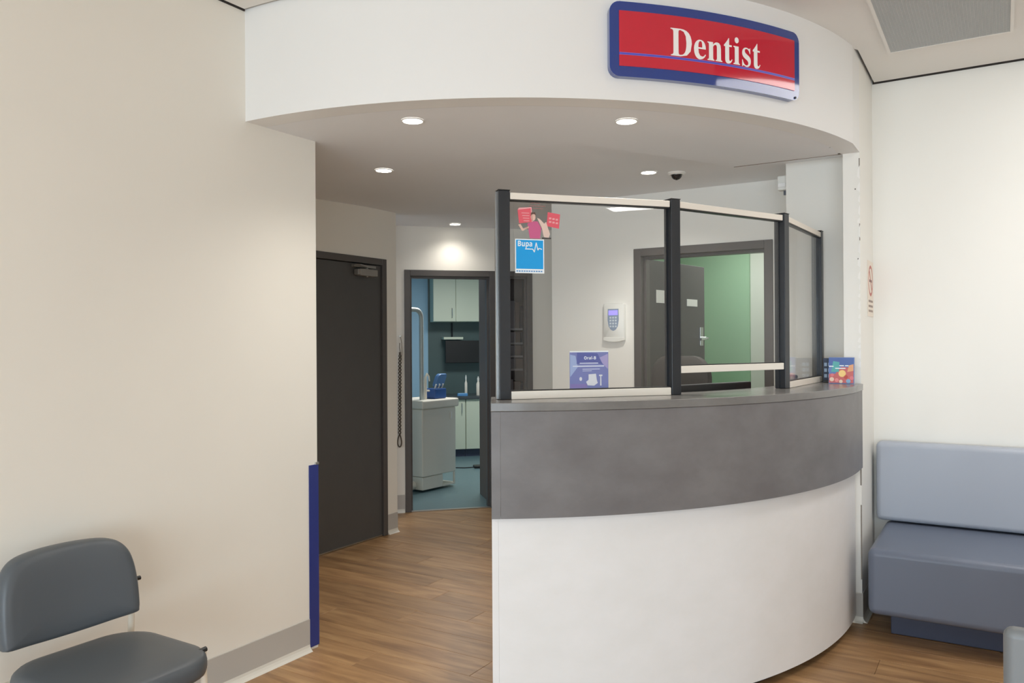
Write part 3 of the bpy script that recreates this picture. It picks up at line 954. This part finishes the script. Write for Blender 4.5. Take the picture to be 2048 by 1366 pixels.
for k in range(11):
    print_part('small_print', rect(0.052 + 0.010 * k, 0.059 + 0.010 * k, 1.7165, 1.7215), FL('blue_print', 90, 150, 205), bs, CZ + 0.0004)

# purple flyer standing behind the first pane
fl = empty('purple_flyer', g1(0.36, 1.256, -0.03), label='blue and purple flyer standing behind the first glass pane', cat='flyer')
C3 = -0.0160
print_part('sheet', rect(0.275, 0.443, 1.2545, 1.404), FL('flyer_blue', 118, 126, 186), fl, C3)
print_part('light_panel', [(0.277, 1.30), (0.310, 1.34), (0.300, 1.385), (0.277, 1.39)], FL('flyer_pale', 160, 178, 220), fl, C3 + 0.0004)
print_part('corner_glow', [(0.400, 1.375), (0.441, 1.392), (0.441, 1.330), (0.425, 1.345)], FL('flyer_lilac', 170, 160, 208), fl, C3 + 0.0004)
print_part('dark_arc', [(0.305, 1.352), (0.307, 1.398), (0.395, 1.394), (0.418, 1.350), (0.36, 1.358)], FL('flyer_navy', 82, 92, 166), fl, C3 + 0.0006)
print_part('top_edge', rect(0.275, 0.443, 1.399, 1.404), FL('white_print', 240, 246, 250), fl, C3 + 0.0008)
WP = FL('white_print', 240, 246, 250)
word_part('lettering', bold('Oral-B', False), 0.017, (0.336, 1.370), WP, fl, C3 + 0.0012)
for a, b, z, t in ((0.318, 0.398, 1.355, 0.0035), (0.288, 0.424, 1.343, 0.005), (0.33, 0.405, 1.331, 0.0025), (0.33, 0.37, 1.324, 0.002)):
    print_part('text_line', rect(a, b, z - t / 2, z + t / 2), FL('flyer_white', 214, 220, 240), fl, C3 + 0.001)
print_part('product_shape', [(0.356, 1.310), (0.388, 1.312), (0.392, 1.285), (0.396, 1.275), (0.380, 1.264), (0.352, 1.266), (0.345, 1.280), (0.356, 1.288)], FL('flyer_cream', 226, 226, 232), fl, C3 + 0.001)
print_part('brush_shape', [(0.402, 1.308), (0.416, 1.308), (0.416, 1.302), (0.411, 1.302), (0.412, 1.264), (0.406, 1.264), (0.407, 1.302), (0.402, 1.302)], FL('flyer_cream', 226, 226, 232), fl, C3 + 0.001)
print_part('small_disc', [(0.322 + 0.006 * math.cos(k * PI / 5), 1.292 + 0.008 * math.sin(k * PI / 5)) for k in range(10)], FL('flyer_cream', 226, 226, 232), fl, C3 + 0.001)
print_part('lower_band', rect(0.277, 0.35, 1.256, 1.272), FL('flyer_violet', 132, 118, 184), fl, C3 + 0.0004)

# monitor behind the desk
A_, B_ = Vector((-1.205, 3.345)), Vector((-1.005, 3.855))
dd = (B_ - A_).normalized()
nn_ = Vector((dd.y, -dd.x))


def mf(s, c, z):
    return (A_.x + dd.x * s + nn_.x * c, A_.y + dd.y * s + nn_.y * c, z)


LM = (B_ - A_).length
mon = empty('desk_monitor', mf(LM / 2, -0.08, 0.74), label='black computer monitor behind the desk under the second bay', cat='monitor')
MB(mf).box(0, LM, -0.055, -0.02, 0.905, 1.246).build('casing', BLACK_PL, mon, bevel=0.006)
MB(mf).box(0.012, LM - 0.012, -0.0565, -0.055, 0.92, 1.22).build('screen', mat('dark_screen', rgb(20, 24, 30), 0.15), mon)
MB(mf).box(LM / 2 - 0.03, LM / 2 + 0.03, -0.045, -0.02, 0.75, 0.95).build('stand_neck', BLACK_PL, mon, bevel=0.003)
MB(mf).box(LM / 2 - 0.11, LM / 2 + 0.11, -0.13, 0.03, 0.7405, 0.752).build('stand_base', BLACK_PL, mon, bevel=0.004)

# office chair behind the desk
oc = empty('office_chair', (-1.68, 4.27, 0), label='dark office chair with a rounded back behind the second bay', cat='chair')
CHD = mat('charcoal_fabric', rgb(70, 68, 66), 0.8, noise=0.05, nscale=80)
oa = math.radians(-20)


def of(a, c, z):
    return (-1.68 + a * math.cos(oa) - c * math.sin(oa), 4.27 + a * math.sin(oa) + c * math.cos(oa), z)


MB(of).pillow(rounded_rect(-0.21, 0.21, 0.85, 1.355, 0.12), [(0.9, 0.20), (1, 0.215), (1, 0.25), (0.9, 0.27)], lambda a, b, k: (a, k, b)).build('backrest', CHD, oc, smooth=True)
MB(of).pillow(rounded_rect(-0.23, 0.23, -0.24, 0.22, 0.09), [(0.92, 0.64), (1, 0.655), (1, 0.69), (0.9, 0.71)], lambda a, b, k: (a, b, k)).build('seat', CHD, oc, smooth=True)
MB(of).tube([(0, 0.0, 0.62), (0, 0.20, 0.60), (0, 0.28, 0.66), (0, 0.285, 1.0)], 0.022).build('back_stem', BLACK_PL, oc, smooth=True)
MB().lathe((*of(0, 0, 0)[:2], 0), [(0.035, 0.09), (0.035, 0.30), (0.022, 0.30), (0.022, 0.64)], 16).build('gas_lift', BLACK_PL, oc, smooth=True)
for k in range(5):
    t = 2 * PI * k / 5
    lg = MB(of).tube([(0, 0, 0.10), (0.26 * math.cos(t), 0.26 * math.sin(t), 0.075)], [0.028, 0.016], 8).build('base_leg', BLACK_PL, oc, smooth=True)
    MB(of).tube([(0.25 * math.cos(t) - 0.02 * math.sin(t), 0.25 * math.sin(t) + 0.02 * math.cos(t), 0.029), (0.25 * math.cos(t) + 0.02 * math.sin(t), 0.25 * math.sin(t) - 0.02 * math.cos(t), 0.029)], 0.028, 14).build('caster', BLACK_PL, lg, smooth=True)

# leaflets and holder at the right end of the desk
def bf(x, z, c):
    a = math.radians(-4)
    return (-0.695 + (x) * math.cos(a) + c * math.sin(a), 4.330 + x * math.sin(a) - c * math.cos(a) + (z - ZT) * 0.10, z)


lh = empty('leaflet', (-0.69, 4.33, ZT), label='colourful leaflet leaning at the right end of the desk', cat='leaflet')
LZ = ZT + 0.0008


def bp_(name, poly, m, c):
    return print_part(name, [(x, LZ + y_) for x, y_ in poly], m, lh, c, fn=bf)


bp_('card', rect(-0.062, 0.062, 0, 0.134), FL('leaflet_blue', 110, 134, 190), 0.0)
bp_('sky_band', rect(-0.062, 0.058, 0.095, 0.131), FL('leaflet_navy', 88, 112, 172), 0.0005)
bp_('teal_patch', [(-0.05, 0.06), (-0.04, 0.115), (-0.01, 0.11), (-0.012, 0.06)], FL('leaflet_teal', 96, 176, 176), 0.0008)
bp_('red_field', [(-0.06, 0.004), (0.058, 0.004), (0.058, 0.082), (0.0, 0.086), (-0.03, 0.05), (-0.06, 0.05)], FL('leaflet_red', 206, 112, 112), 0.0007)
bp_('orange_patch', [(0.028, 0.06), (0.058, 0.066), (0.058, 0.10), (0.036, 0.094)], FL('leaflet_peach', 230, 170, 130), 0.001)
for cx_, cz_, rr_, mm in ((0.004, 0.052, 0.018, FL('leaflet_yellow', 250, 214, 140)), (-0.046, 0.022, 0.011, FL('leaflet_cream', 240, 214, 196)), (-0.022, 0.018, 0.010, FL('leaflet_pink', 236, 150, 150)),
                          (0.034, 0.014, 0.011, FL('leaflet_sky', 140, 180, 214)), (0.05, 0.03, 0.010, FL('leaflet_rose', 224, 130, 140)), (-0.002, 0.012, 0.009, FL('leaflet_cream', 240, 214, 196)),
                          (-0.044, 0.044, 0.008, FL('leaflet_rose', 224, 130, 140)), (0.022, 0.035, 0.010, FL('leaflet_brick', 196, 84, 78))):
    bp_('picture_spot', [(cx_ + rr_ * math.cos(k * PI / 6), cz_ + rr_ * math.sin(k * PI / 6)) for k in range(12)], mm, 0.0013)
for a, b, z in ((-0.01, 0.012, 0.092), (0.018, 0.034, 0.092), (-0.03, 0.02, 0.078), (-0.06, -0.038, 0.088)):
    bp_('text_line', rect(a, b, z - 0.0025, z + 0.0025), FL('white_print', 240, 246, 250), 0.0016)
MB(lambda x, c, z: bf(x, z, c)).box(-0.045, 0.045, -0.05, -0.003, ZT + 0.0006, ZT + 0.006).build('prop_foot', WHITE_PL, lh)
dh = empty('leaflet_holder', (-0.76, 4.44, ZT), label='dark navy leaflet holder beside the last screen post', cat='holder')
NAVY = FL('navy_card', 38, 50, 74)
MB().box(-0.805, -0.700, 4.44, 4.50, ZT + 0.0006, ZT + 0.012).build('holder_base', BLACK_PL, dh, bevel=0.002)
MB().box(-0.803, -0.702, 4.448, 4.49, ZT + 0.012, ZT + 0.128).build('leaflet_stack', NAVY, dh, bevel=0.001)
for j in range(3):
    for k in range(2):
        MB().box(-0.798 + 0.02 * k, -0.784 + 0.02 * k, 4.4472, 4.4478, ZT + 0.026 + 0.03 * j, ZT + 0.044 + 0.03 * j).build('picture_spot', FL('leaflet_pale', 150, 172, 196), dh)

# low things seen through the third bay
gp = empty('card_terminal', (-1.0, 4.25, ZT), label='grey card terminal on the desk behind the third bay', cat='terminal')
MB().box(-0.925, -0.875, 4.02, 4.18, ZT + 0.0006, ZT + 0.05).build('terminal_body', mat('mid_grey_plastic', rgb(104, 110, 124), 0.4), gp, bevel=0.008)
MB().box(-0.915, -0.885, 4.04, 4.09, ZT + 0.05, ZT + 0.0515).build('display', mat('dark_screen', rgb(20, 24, 30), 0.15), gp)
rc = empty('red_box', (-0.9, 3.96, ZT), label='small red and teal box on the desk behind the third bay', cat='box')
MB().box(-0.918, -0.878, 3.90, 3.98, ZT + 0.0006, ZT + 0.062).build('box_body', FL('brick_red', 176, 82, 90), rc, bevel=0.002)
MB().box(-0.920, -0.876, 3.898, 3.982, ZT + 0.062, ZT + 0.085).build('lid', FL('teal_green', 86, 150, 140), rc, bevel=0.002)

# ------------------------------------------------------------------ sign on the bulkhead
sg = empty('dentist_sign', rd(math.radians(-36.2), BR, 2.48, BCX, BCY), label='curved red sign with a navy border reading Dentist on the bulkhead', cat='sign')
SGR = BR + 0.030


def sf(s, z, c):       # s metres along the arc from the sign's left edge
    a = math.radians(-48.30) + s / SGR
    r = SGR + c
    return (BCX + r * math.cos(a), BCY + r * math.sin(a), z)


SL = math.radians(48.30 - 24.05) * SGR
SIGNB = mat('sign_navy', rgb(24, 60, 140), 0.08, coat=1.0)
SIGNR = mat('sign_red', rgb(206, 22, 52), 0.08, coat=1.0)
SIGNW = mat('sign_white', rgb(250, 248, 246), 0.25)
SIGNL = mat('sign_lilac', rgb(120, 116, 214), 0.2)


def curved_plate(outline, c0, c1, name, m, parent, cols):
    """plate with a convex outline in (s, z), cut in vertical strips so that it follows the arc"""
    smin, smax = min(p[0] for p in outline), max(p[0] for p in outline)
    n = len(outline)

    def span(s):
        zs = []
        for i in range(n):
            (a, za), (b, zb_) = outline[i], outline[(i + 1) % n]
            if min(a, b) - 1e-9 <= s <= max(a, b) + 1e-9:
                if abs(b - a) < 1e-9:
                    zs += [za, zb_]
                else:
                    zs.append(za + (zb_ - za) * (s - a) / (b - a))
        return min(zs), max(zs)
    ss = sorted(set([round(p[0], 5) for p in outline] + [round(smin + (smax - smin) * i / cols, 5) for i in range(cols + 1)]))
    ss = [min(max(s, smin), smax) for s in ss]
    vs, fs = [], []
    for s in ss:
        lo, hi = span(s)
        vs += [sf(s, lo, c0), sf(s, hi, c0), sf(s, hi, c1), sf(s, lo, c1)]
    for i in range(len(ss) - 1):
        for j in range(4):
            j2 = (j + 1) % 4
            fs.append((4 * i + j, 4 * i + 4 + j, 4 * i + 4 + j2, 4 * i + j2))
    fs.append((3, 2, 1, 0))
    e = 4 * (len(ss) - 1)
    fs.append((e, e + 1, e + 2, e + 3))
    return MB().add(vs, fs).build(name, m, parent, smooth=True, angle=40)


curved_plate(rounded_rect(0, SL, 2.485, 2.781, 0.042, 6), -0.029, 0.0, 'border', SIGNB, sg, 40)
s_in0, s_in1 = math.radians(48.30 - 47.31) * SGR, math.radians(48.30 - 24.95) * SGR
curved_plate(rect(s_in0, s_in1, 2.526, 2.744), 0.0001, 0.003, 'face', SIGNR, sg, 40)
for z0, z1 in ((2.5765, 2.5795), (2.570, 2.573)):
    curved_plate(rect(s_in0, s_in1, z0, z1), 0.003, 0.0036, 'line', SIGNL, sg, 40)
curved_plate(rect(s_in0, s_in1, 2.5732, 2.5763), 0.003, 0.0034, 'line', mat('sign_blue_line', rgb(70, 70, 190), 0.2), sg, 40)
s_t0, s_t1 = math.radians(48.30 - 41.75) * SGR, math.radians(48.30 - 30.40) * SGR
vs, fs = text_shape(bold('Dentist'), 0.163)
wd_ = max(v[0] for v in vs) - min(v[0] for v in vs)
x0_ = min(v[0] for v in vs)
k_ = (s_t1 - s_t0) / wd_
MB().add([sf(s_t0 + (x - x0_) * k_, 2.5835 + y_, 0.0042) for x, y_ in vs], fs).build('lettering', SIGNW, sg)
MB().tube([sf(SL - 0.030, 2.497, 0.0), sf(SL - 0.030, 2.497, 0.004)], 0.005, 10).build('screw', BLACK_PL, sg)


# ------------------------------------------------------------------ ceiling fittings
TRIM = mat('downlight_trim', rgb(235, 232, 226), 0.4)
LED = mat('downlight_led', (1, 1, 1, 1), 0.5, emit=(1.0, 0.95, 0.84, 1), emit_s=14.0)


def downlight(x, y_, z, label, power):
    o = empty('downlight', (x, y_, z), label=label, cat='downlight', group='recessed round downlights in the soffit')
    MB().lathe((x, y_, z), [(0.048, -0.0005), (0.050, -0.004), (0.044, -0.006), (0.042, -0.003)], 28, cap=False).build('trim_ring', TRIM, o, smooth=True)
    MB().lathe((x, y_, z), [(0.0425, -0.0045), (0.0425, -0.002)], 28).build('lens', LED, o)
    l = bpy.data.lights.new('downlight_beam', 'SPOT')
    l.energy, l.color, l.spot_size, l.spot_blend, l.shadow_soft_size = power, (1.0, 0.95, 0.87), math.radians(140), 1.0, 0.045
    lo = bpy.data.objects.new('downlight_beam', l)
    lo.location = (x, y_, z - 0.03)
    COL.objects.link(lo)


DLP = 24
downlight(-2.155, 2.699, S, 'downlight nearest the front of the soffit towards the beige wall', DLP)
downlight(-1.381, 3.207, S, 'downlight in the front of the soffit below the Dentist sign', 40)
downlight(-2.911, 3.388, S, 'downlight in the soffit in front of the charcoal door', 18)
downlight(-1.757, 4.400, S2, 'downlight beside the security camera dome', 46)
downlight(-3.897, 5.438, S2, 'downlight over the surgery doorway', 9)
dm = empty('security_camera', (-1.624, 4.504, S2), label='small dark security camera dome in a white ring on the soffit', cat='camera')
MB().lathe((-1.624, 4.504, S2), [(0.052, -0.0005), (0.052, -0.006), (0.040, -0.016), (0.034, -0.012)], 28, cap=False).build('mounting_ring', TRIM, dm, smooth=True)
MB().lathe((-1.624, 4.504, S2), [(0.004, -0.045), (0.018, -0.040), (0.029, -0.028), (0.033, -0.012), (0.033, -0.003)], 24).build('dome', mat('smoked_dome', rgb(38, 36, 36), 0.08), dm, smooth=True)

GX0, GX1, GY0, GY1 = -0.457, 0.043, 3.20, 4.335
gr = empty('ceiling_grille', ((GX0 + GX1) / 2, (GY0 + GY1) / 2, H), label='grey egg-crate air grille set in the waiting room ceiling', cat='grille')
MB().box(GX0, GX1, GY0, GY1, H - 0.004, H - 0.0005).build('duct_backing', mat('duct_grey', rgb(150, 150, 147), 0.8), gr)
EGG = mat('grille_grey', rgb(208, 208, 204), 0.5)
mb = MB()
k = 0.0135
x = GX0 + k
while x < GX1:
    mb.box(x - 0.0008, x + 0.0008, GY0, GY1, H - 0.016, H - 0.0045)
    x += k
y_ = GY0 + k
while y_ < GY1:
    mb.box(GX0, GX1, y_ - 0.0008, y_ + 0.0008, H - 0.016, H - 0.0045)
    y_ += k
tag(mb.build('egg_crate_core', EGG, gr), kind='stuff')
for (a, b, c, d) in ((GX0 - 0.014, GX0, GY0 - 0.014, GY1 + 0.014), (GX1, GX1 + 0.014, GY0 - 0.014, GY1 + 0.014), (GX0, GX1, GY1, GY1 + 0.014), (GX0, GX1, GY0 - 0.014, GY0)):
    MB().box(a, b, c, d, H - 0.018, H - 0.0003).build('frame_strip', TRIM, gr)

# recessed light panels of the waiting room
PANELL = mat('light_panel_diffuser', (1, 1, 1, 1), 0.5, emit=(1.0, 0.98, 0.95, 1), emit_s=4.4)


PANELF = mat('slim_panel_diffuser', (1, 1, 1, 1), 0.5, emit=(1.0, 0.98, 0.95, 1), emit_s=20.0)


def light_panel(x, y_, sx, sy, label, power, diffuser=PANELL):
    o = empty('light_panel', (x, y_, H), label=label, cat='ceiling light', group='flat light panels in the waiting room ceiling')
    MB().box(x - sx / 2, x + sx / 2, y_ - sy / 2, y_ + sy / 2, H - 0.008, H - 0.0005).build('diffuser', diffuser, o)
    for (a, b, c, d) in ((-sx / 2 - 0.02, -sx / 2, -sy / 2 - 0.02, sy / 2 + 0.02), (sx / 2, sx / 2 + 0.02, -sy / 2 - 0.02, sy / 2 + 0.02), (-sx / 2, sx / 2, sy / 2, sy / 2 + 0.02), (-sx / 2, sx / 2, -sy / 2 - 0.02, -sy / 2)):
        MB().box(x + a, x + b, y_ + c, y_ + d, H - 0.012, H - 0.0003).build('frame_strip', TRIM, o)
    area_light('light_panel_beam', (x, y_, H - 0.02), sx, sy, power, (1.0, 0.97, 0.93), spread=115)


light_panel(0.43, 3.78, 0.58, 1.12, 'flat light panel above the sofa side of the ceiling', 8)
light_panel(3.86, 1.96, 0.30, 1.18, 'flat light panel beside the far wall', 5, PANELF)
light_panel(0.70, -0.60, 1.15, 0.55, 'flat light panel behind the camera side of the room', 34)

# ------------------------------------------------------------------ wall fittings
kp = empty('alarm_keypad', (-2.262, YB2, 1.44), label='white alarm keypad with a lit blue display on the reception wall', cat='keypad')
fk = lambda x, z, c: (x, YB2 - c, z)
mbk = MB(lambda a, b, k: (a, YB2 - k, b)).pillow(rounded_rect(-2.341, -2.184, 1.455, 1.704, 0.012, 4), [(1, 0.0005), (1, 0.020), (0.94, 0.027)], lambda a, b, k: (a, b, k))
mbk.build('housing', WHITE_PL, kp, smooth=True, angle=50)
MB(lambda a, b, k: (a, YB2 - k, b)).prism([(-2.341, 1.470), (-2.341, 1.450), (-2.30, 1.440), (-2.262, 1.4375), (-2.225, 1.440), (-2.184, 1.450), (-2.184, 1.470)], 0.0005, 0.030).build('flip_cover', WHITE_PL, kp, bevel=0.003)
ov = [(-2.306, 1.665), (-2.308, 1.59), (-2.300, 1.545), (-2.284, 1.522), (-2.266, 1.514), (-2.248, 1.522), (-2.232, 1.545), (-2.224, 1.59), (-2.226, 1.665)]
print_part('button_field', ov, mat('keypad_blue', rgb(150, 166, 190), 0.4), kp, 0.0272, fn=fk, th=0.001)
print_part('display', rect(-2.300, -2.232, 1.622, 1.655), mat('keypad_display', rgb(150, 140, 230), 0.3, emit=rgb(150, 140, 240), emit_s=0.8), kp, 0.0285, fn=fk)
for r_ in range(4):
    for c_ in range(3):
        bxx, bzz = -2.286 + 0.020 * c_, 1.605 - 0.020 * r_
        print_part('button', rect(bxx - 0.006, bxx + 0.006, bzz - 0.006, bzz + 0.006), mat('keypad_button', rgb(214, 224, 232), 0.4), kp, 0.0284, fn=fk, th=0.002)
pr_ = empty('motion_sensor', (-1.05, 4.70, 2.29), label='small white motion sensor at the edge of the pier below the soffit', cat='sensor')
MB().box(-1.082, -1.0265, 4.655, 4.72, 2.296, 2.378).build('housing', WHITE_PL, pr_, bevel=0.006)
MB().box(-1.078, -1.035, 4.650, 4.655, 2.312, 2.335).build('lens', mat('frosted_lens', rgb(245, 245, 245), 0.2), pr_, bevel=0.002)
MB().tube([(-1.045, 4.69, 2.297), (-1.045, 4.69, 2.272)], 0.010, 10).build('swivel', mat('mid_grey_plastic', rgb(104, 110, 124), 0.4), pr_)

ns = empty('no_smoking_sign', (XN, 4.75, 1.57), label='narrow no-smoking notice on the return wall above the sofa', cat='sign')
fsn = lambda s, z, c: (XN + c, s, z)
print_part('backing', rect(4.640, 4.850, 1.570, 1.872), FL('notice_cream', 238, 226, 212), ns, 0.0005, fn=fsn, th=0.002)
RR = FL('notice_red', 190, 96, 84)
ring = MB(lambda x, y_, z: fsn(x, y_, 0.0027 + z))
for k in range(24):
    a, b = 2 * PI * k / 24, 2 * PI * (k + 1) / 24
    for_ = [(4.745 + 0.085 * math.cos(a), 1.765 + 0.085 * math.sin(a)), (4.745 + 0.085 * math.cos(b), 1.765 + 0.085 * math.sin(b)),
            (4.745 + 0.068 * math.cos(b), 1.765 + 0.068 * math.sin(b)), (4.745 + 0.068 * math.cos(a), 1.765 + 0.068 * math.sin(a))]
    ring.add([(p[0], p[1], 0) for p in for_], [(0, 1, 2, 3)])
ring.build('red_ring', RR, ns)
print_part('red_slash', [(4.690, 1.812), (4.702, 1.824), (4.800, 1.718), (4.788, 1.706)], RR, ns, 0.0027, fn=fsn)
print_part('cigarette', rect(4.70, 4.79, 1.757, 1.771), FL('notice_dark', 70, 60, 58), ns, 0.0026, fn=fsn)
for z in (1.655, 1.628, 1.602):
    print_part('text_line', rect(4.665, 4.825, z - 0.008, z + 0.004), FL('notice_brown', 150, 128, 116), ns, 0.0027, fn=fsn)

# scarred paint along the edge of the return wall
fsn2 = lambda x, z, c: (x, YN - c, z)
sc_ = empty('chipped_paint', (XN, YN, 0.9), label='flaking white paint along the corner edge of the return wall', cat='paint')
random.seed(3)
CHIP = mat('bare_plaster', rgb(246, 244, 240), 0.8)
z = 1.30
while z < 2.32:
    L = random.uniform(0.02, 0.075)
    w_ = random.uniform(0.006, 0.014)
    print_part('paint_chip', [(XN + 0.0008, z), (XN - w_, z + L * 0.2), (XN - w_ * 0.7, z + L * 0.7), (XN + 0.0008, z + L)], CHIP, sc_, 0.0004, fn=fsn2, th=0.0012)
    z += L + random.uniform(0.002, 0.02)
for (zz0, zz1, w_) in ((2.28, 2.37, 0.004), (0.70, 0.82, 0.006), (0.22, 0.60, 0.005), (1.95, 2.05, 0.003)):
    print_part('bare_edge', rect(XN - w_, XN + 0.001, zz0, zz1), FL('bare_grey', 140, 130, 120), sc_, 0.0003, fn=fsn2, th=0.0006)
for (xx_, zz_) in ((-0.632, 2.214), (-0.620, 1.856)):
    print_part('screw_hole', [(xx_ + 0.003 * math.cos(k * PI / 4), zz_ + 0.004 * math.sin(k * PI / 4)) for k in range(8)], FL('hole_dark', 70, 66, 62), sc_, 0.0003, fn=fsn2, th=0.0005)

# twisted blind cord beside the surgery doorway
cd = empty('blind_cord', dg3(-0.208, -0.01, 0.566), label='twisted dark cord with a loop hanging beside the surgery doorway', cat='cord')
CORD = mat('dark_cord', rgb(84, 74, 62), 0.7)
for ph in (0, PI):
    pts = []
    for i in range(121):
        z = 1.36 - (1.36 - 0.66) * i / 120
        t = ph + i * 0.62
        r_ = 0.010 * (1 if i > 10 else 0.5 + 0.05 * i)
        pts.append((-0.211 - 0.006 * i / 120 + r_ * math.cos(t), -0.013 + r_ * 0.7 * math.sin(t), z))
    MB(dg3).tube(pts, 0.0048, 6).build('strand', CORD, cd, smooth=True)
lp = [(-0.218 + 0.020 * math.sin(2 * PI * i / 24) * (0.55 + 0.45 * (1 - math.cos(2 * PI * i / 24)) / 2), -0.013, 0.61 + 0.05 * math.cos(2 * PI * i / 24)) for i in range(24)]
MB(dg3).tube(lp, 0.006, 6, closed=True).build('loop', CORD, cd, smooth=True)
MB(dg3).tube([(-0.205, -0.014, 1.495), (-0.196, -0.014, 1.44), (-0.194, -0.014, 1.37), (-0.200, -0.014, 1.29)], 0.0032, 6).build('loose_end', mat('pale_cord', rgb(150, 138, 120), 0.7), cd, smooth=True)
MB(dg3).tube([(-0.212, -0.014, 1.44), (-0.214, -0.014, 1.40), (-0.208, -0.014, 1.36)], 0.003, 6).build('loose_end', CORD, cd, smooth=True)
MB(dg3).box(-0.215, -0.199, -0.016, -0.0005, 1.488, 1.504).build('hook', ALU, cd, bevel=0.002)

# ------------------------------------------------------------------ waiting room chair
wc = empty('waiting_chair', (-2.38, 1.47, 0), label='armless slate-grey padded chair with cream metal legs against the beige wall', cat='chair')
YA, YB_ = 1.222, 1.668
bo = []
for i in range(7):      # lower edge, sagging slightly
    t = i / 6
    bo.append((YA + 0.012 + (YB_ - YA - 0.024) * t, 0.520 - 0.014 * math.sin(PI * t)))
bo += [(YB_ - 0.002, 0.535), (YB_, 0.57), (YB_ - 0.001, 0.63), (YB_ - 0.008, 0.69), (YB_ - 0.022, 0.735), (YB_ - 0.048, 0.766), (YB_ - 0.09, 0.782), (YB_ - 0.17, 0.789)]
bo += [(YA + 0.17, 0.789), (YA + 0.09, 0.782), (YA + 0.048, 0.766), (YA + 0.022, 0.735), (YA + 0.008, 0.69), (YA + 0.001, 0.63), (YA, 0.57), (YA + 0.002, 0.535)]


def smooth_loop(p, n=4):
    out = []
    m = len(p)
    for i in range(m):
        a, b, c, d = p[i - 1], p[i], p[(i + 1) % m], p[(i + 2) % m]
        for k in range(n):
            t = k / n
            out.append(tuple(0.5 * (2 * b[j] + (c[j] - a[j]) * t + (2 * a[j] - 5 * b[j] + 4 * c[j] - d[j]) * t * t + (3 * b[j] - a[j] - 3 * c[j] + d[j]) * t ** 3) for j in (0, 1)))
    return out


bo = smooth_loop(bo)


def back3(a, b, k):
    cv = 0.035 * ((a - 1.445) / 0.223) ** 2
    return (-2.592 - 0.13 * (b - 0.52) + k + cv, a, b)


MB().pillow(bo, [(0.90, -0.030), (0.98, -0.024), (1.0, -0.010), (1.0, 0.008), (0.985, 0.024), (0.95, 0.034), (0.85, 0.040), (0.6, 0.043), (0.25, 0.044)], back3).build('backrest', UPH, wc, smooth=True, angle=60)
so = rounded_rect(-2.60, -2.120, 1.222, 1.684, 0.13, 8)
so = [(a, b + 0.0) for a, b in so]
MB().pillow(so, [(0.93, 0.392), (0.985, 0.398), (1.0, 0.412), (1.0, 0.432), (0.985, 0.447), (0.95, 0.456), (0.85, 0.462), (0.6, 0.466), (0.25, 0.467)], lambda a, b, k: (a, b, k)).build('seat', UPH, wc, smooth=True, angle=60)
for yy in (YA - 0.010, YB_ + 0.014):
    MB().tube([(-2.655, yy, 0.006), (-2.62, yy, 0.30), (-2.61, yy, 0.62)], 0.011, 12).build('rear_leg', CHAIRFR, wc, smooth=True)
    MB().tube([(-2.185, yy - (0.016 if yy > 1.4 else -0.016), 0.006), (-2.205, yy - (0.016 if yy > 1.4 else -0.016), 0.446)], 0.011, 12).build('front_leg', CHAIRFR, wc, smooth=True)
    MB().tube([(-2.615, yy, 0.40), (-2.40, yy - (0.008 if yy > 1.4 else -0.008), 0.40), (-2.19, yy - (0.02 if yy > 1.4 else -0.02), 0.40)], 0.010, 10).build('side_rail', CHAIRFR, wc, smooth=True)
    sg_ = 1 if yy > 1.4 else -1
    MB().tube([(-2.608, yy - 0.02 * sg_, 0.614), (-2.608, yy + 0.030 * sg_, 0.614)], 0.0075, 10).build('back_peg', BLACK_PL, wc, smooth=True)
    MB().tube([(-2.205, yy - 0.045 * sg_, 0.449), (-2.205, yy - 0.004 * sg_, 0.452)], 0.0085, 10).build('seat_peg', BLACK_PL, wc, smooth=True)
MB().tube([(-2.60, YA, 0.40), (-2.60, YB_, 0.40)], 0.010, 10).build('cross_rail', CHAIRFR, wc, smooth=True)
MB().tube([(-2.19, YA + 0.014, 0.385), (-2.19, YB_ - 0.014, 0.385)], 0.010, 10).build('cross_rail', CHAIRFR, wc, smooth=True)

# ------------------------------------------------------------------ sofa along the back wall
sf_ = empty('waiting_sofa', (0.6, 4.45, 0), label='long blue-grey vinyl sofa on a navy plinth along the cream wall', cat='sofa')
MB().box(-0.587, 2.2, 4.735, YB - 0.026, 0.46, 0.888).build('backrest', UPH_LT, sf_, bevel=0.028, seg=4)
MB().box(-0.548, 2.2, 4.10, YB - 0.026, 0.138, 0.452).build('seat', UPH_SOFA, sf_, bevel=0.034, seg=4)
MB().box(-0.469, 2.1, 4.297, YB - 0.03, 0.001, 0.140).build('plinth', PLINTH, sf_, bevel=0.004)

# second seat at the lower right, seen from behind
s2 = empty('low_back_seat', (0.62, 2.05, 0), label='pale grey seat at the bottom right corner with its straight back turned to the camera', cat='seat')
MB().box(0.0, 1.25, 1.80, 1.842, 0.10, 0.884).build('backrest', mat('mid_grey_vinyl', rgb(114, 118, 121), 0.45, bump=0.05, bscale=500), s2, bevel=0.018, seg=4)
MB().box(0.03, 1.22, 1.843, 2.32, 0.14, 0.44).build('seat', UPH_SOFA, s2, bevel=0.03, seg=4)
MB().box(0.10, 1.15, 1.90, 2.24, 0.001, 0.14).build('plinth', PLINTH, s2, bevel=0.004)
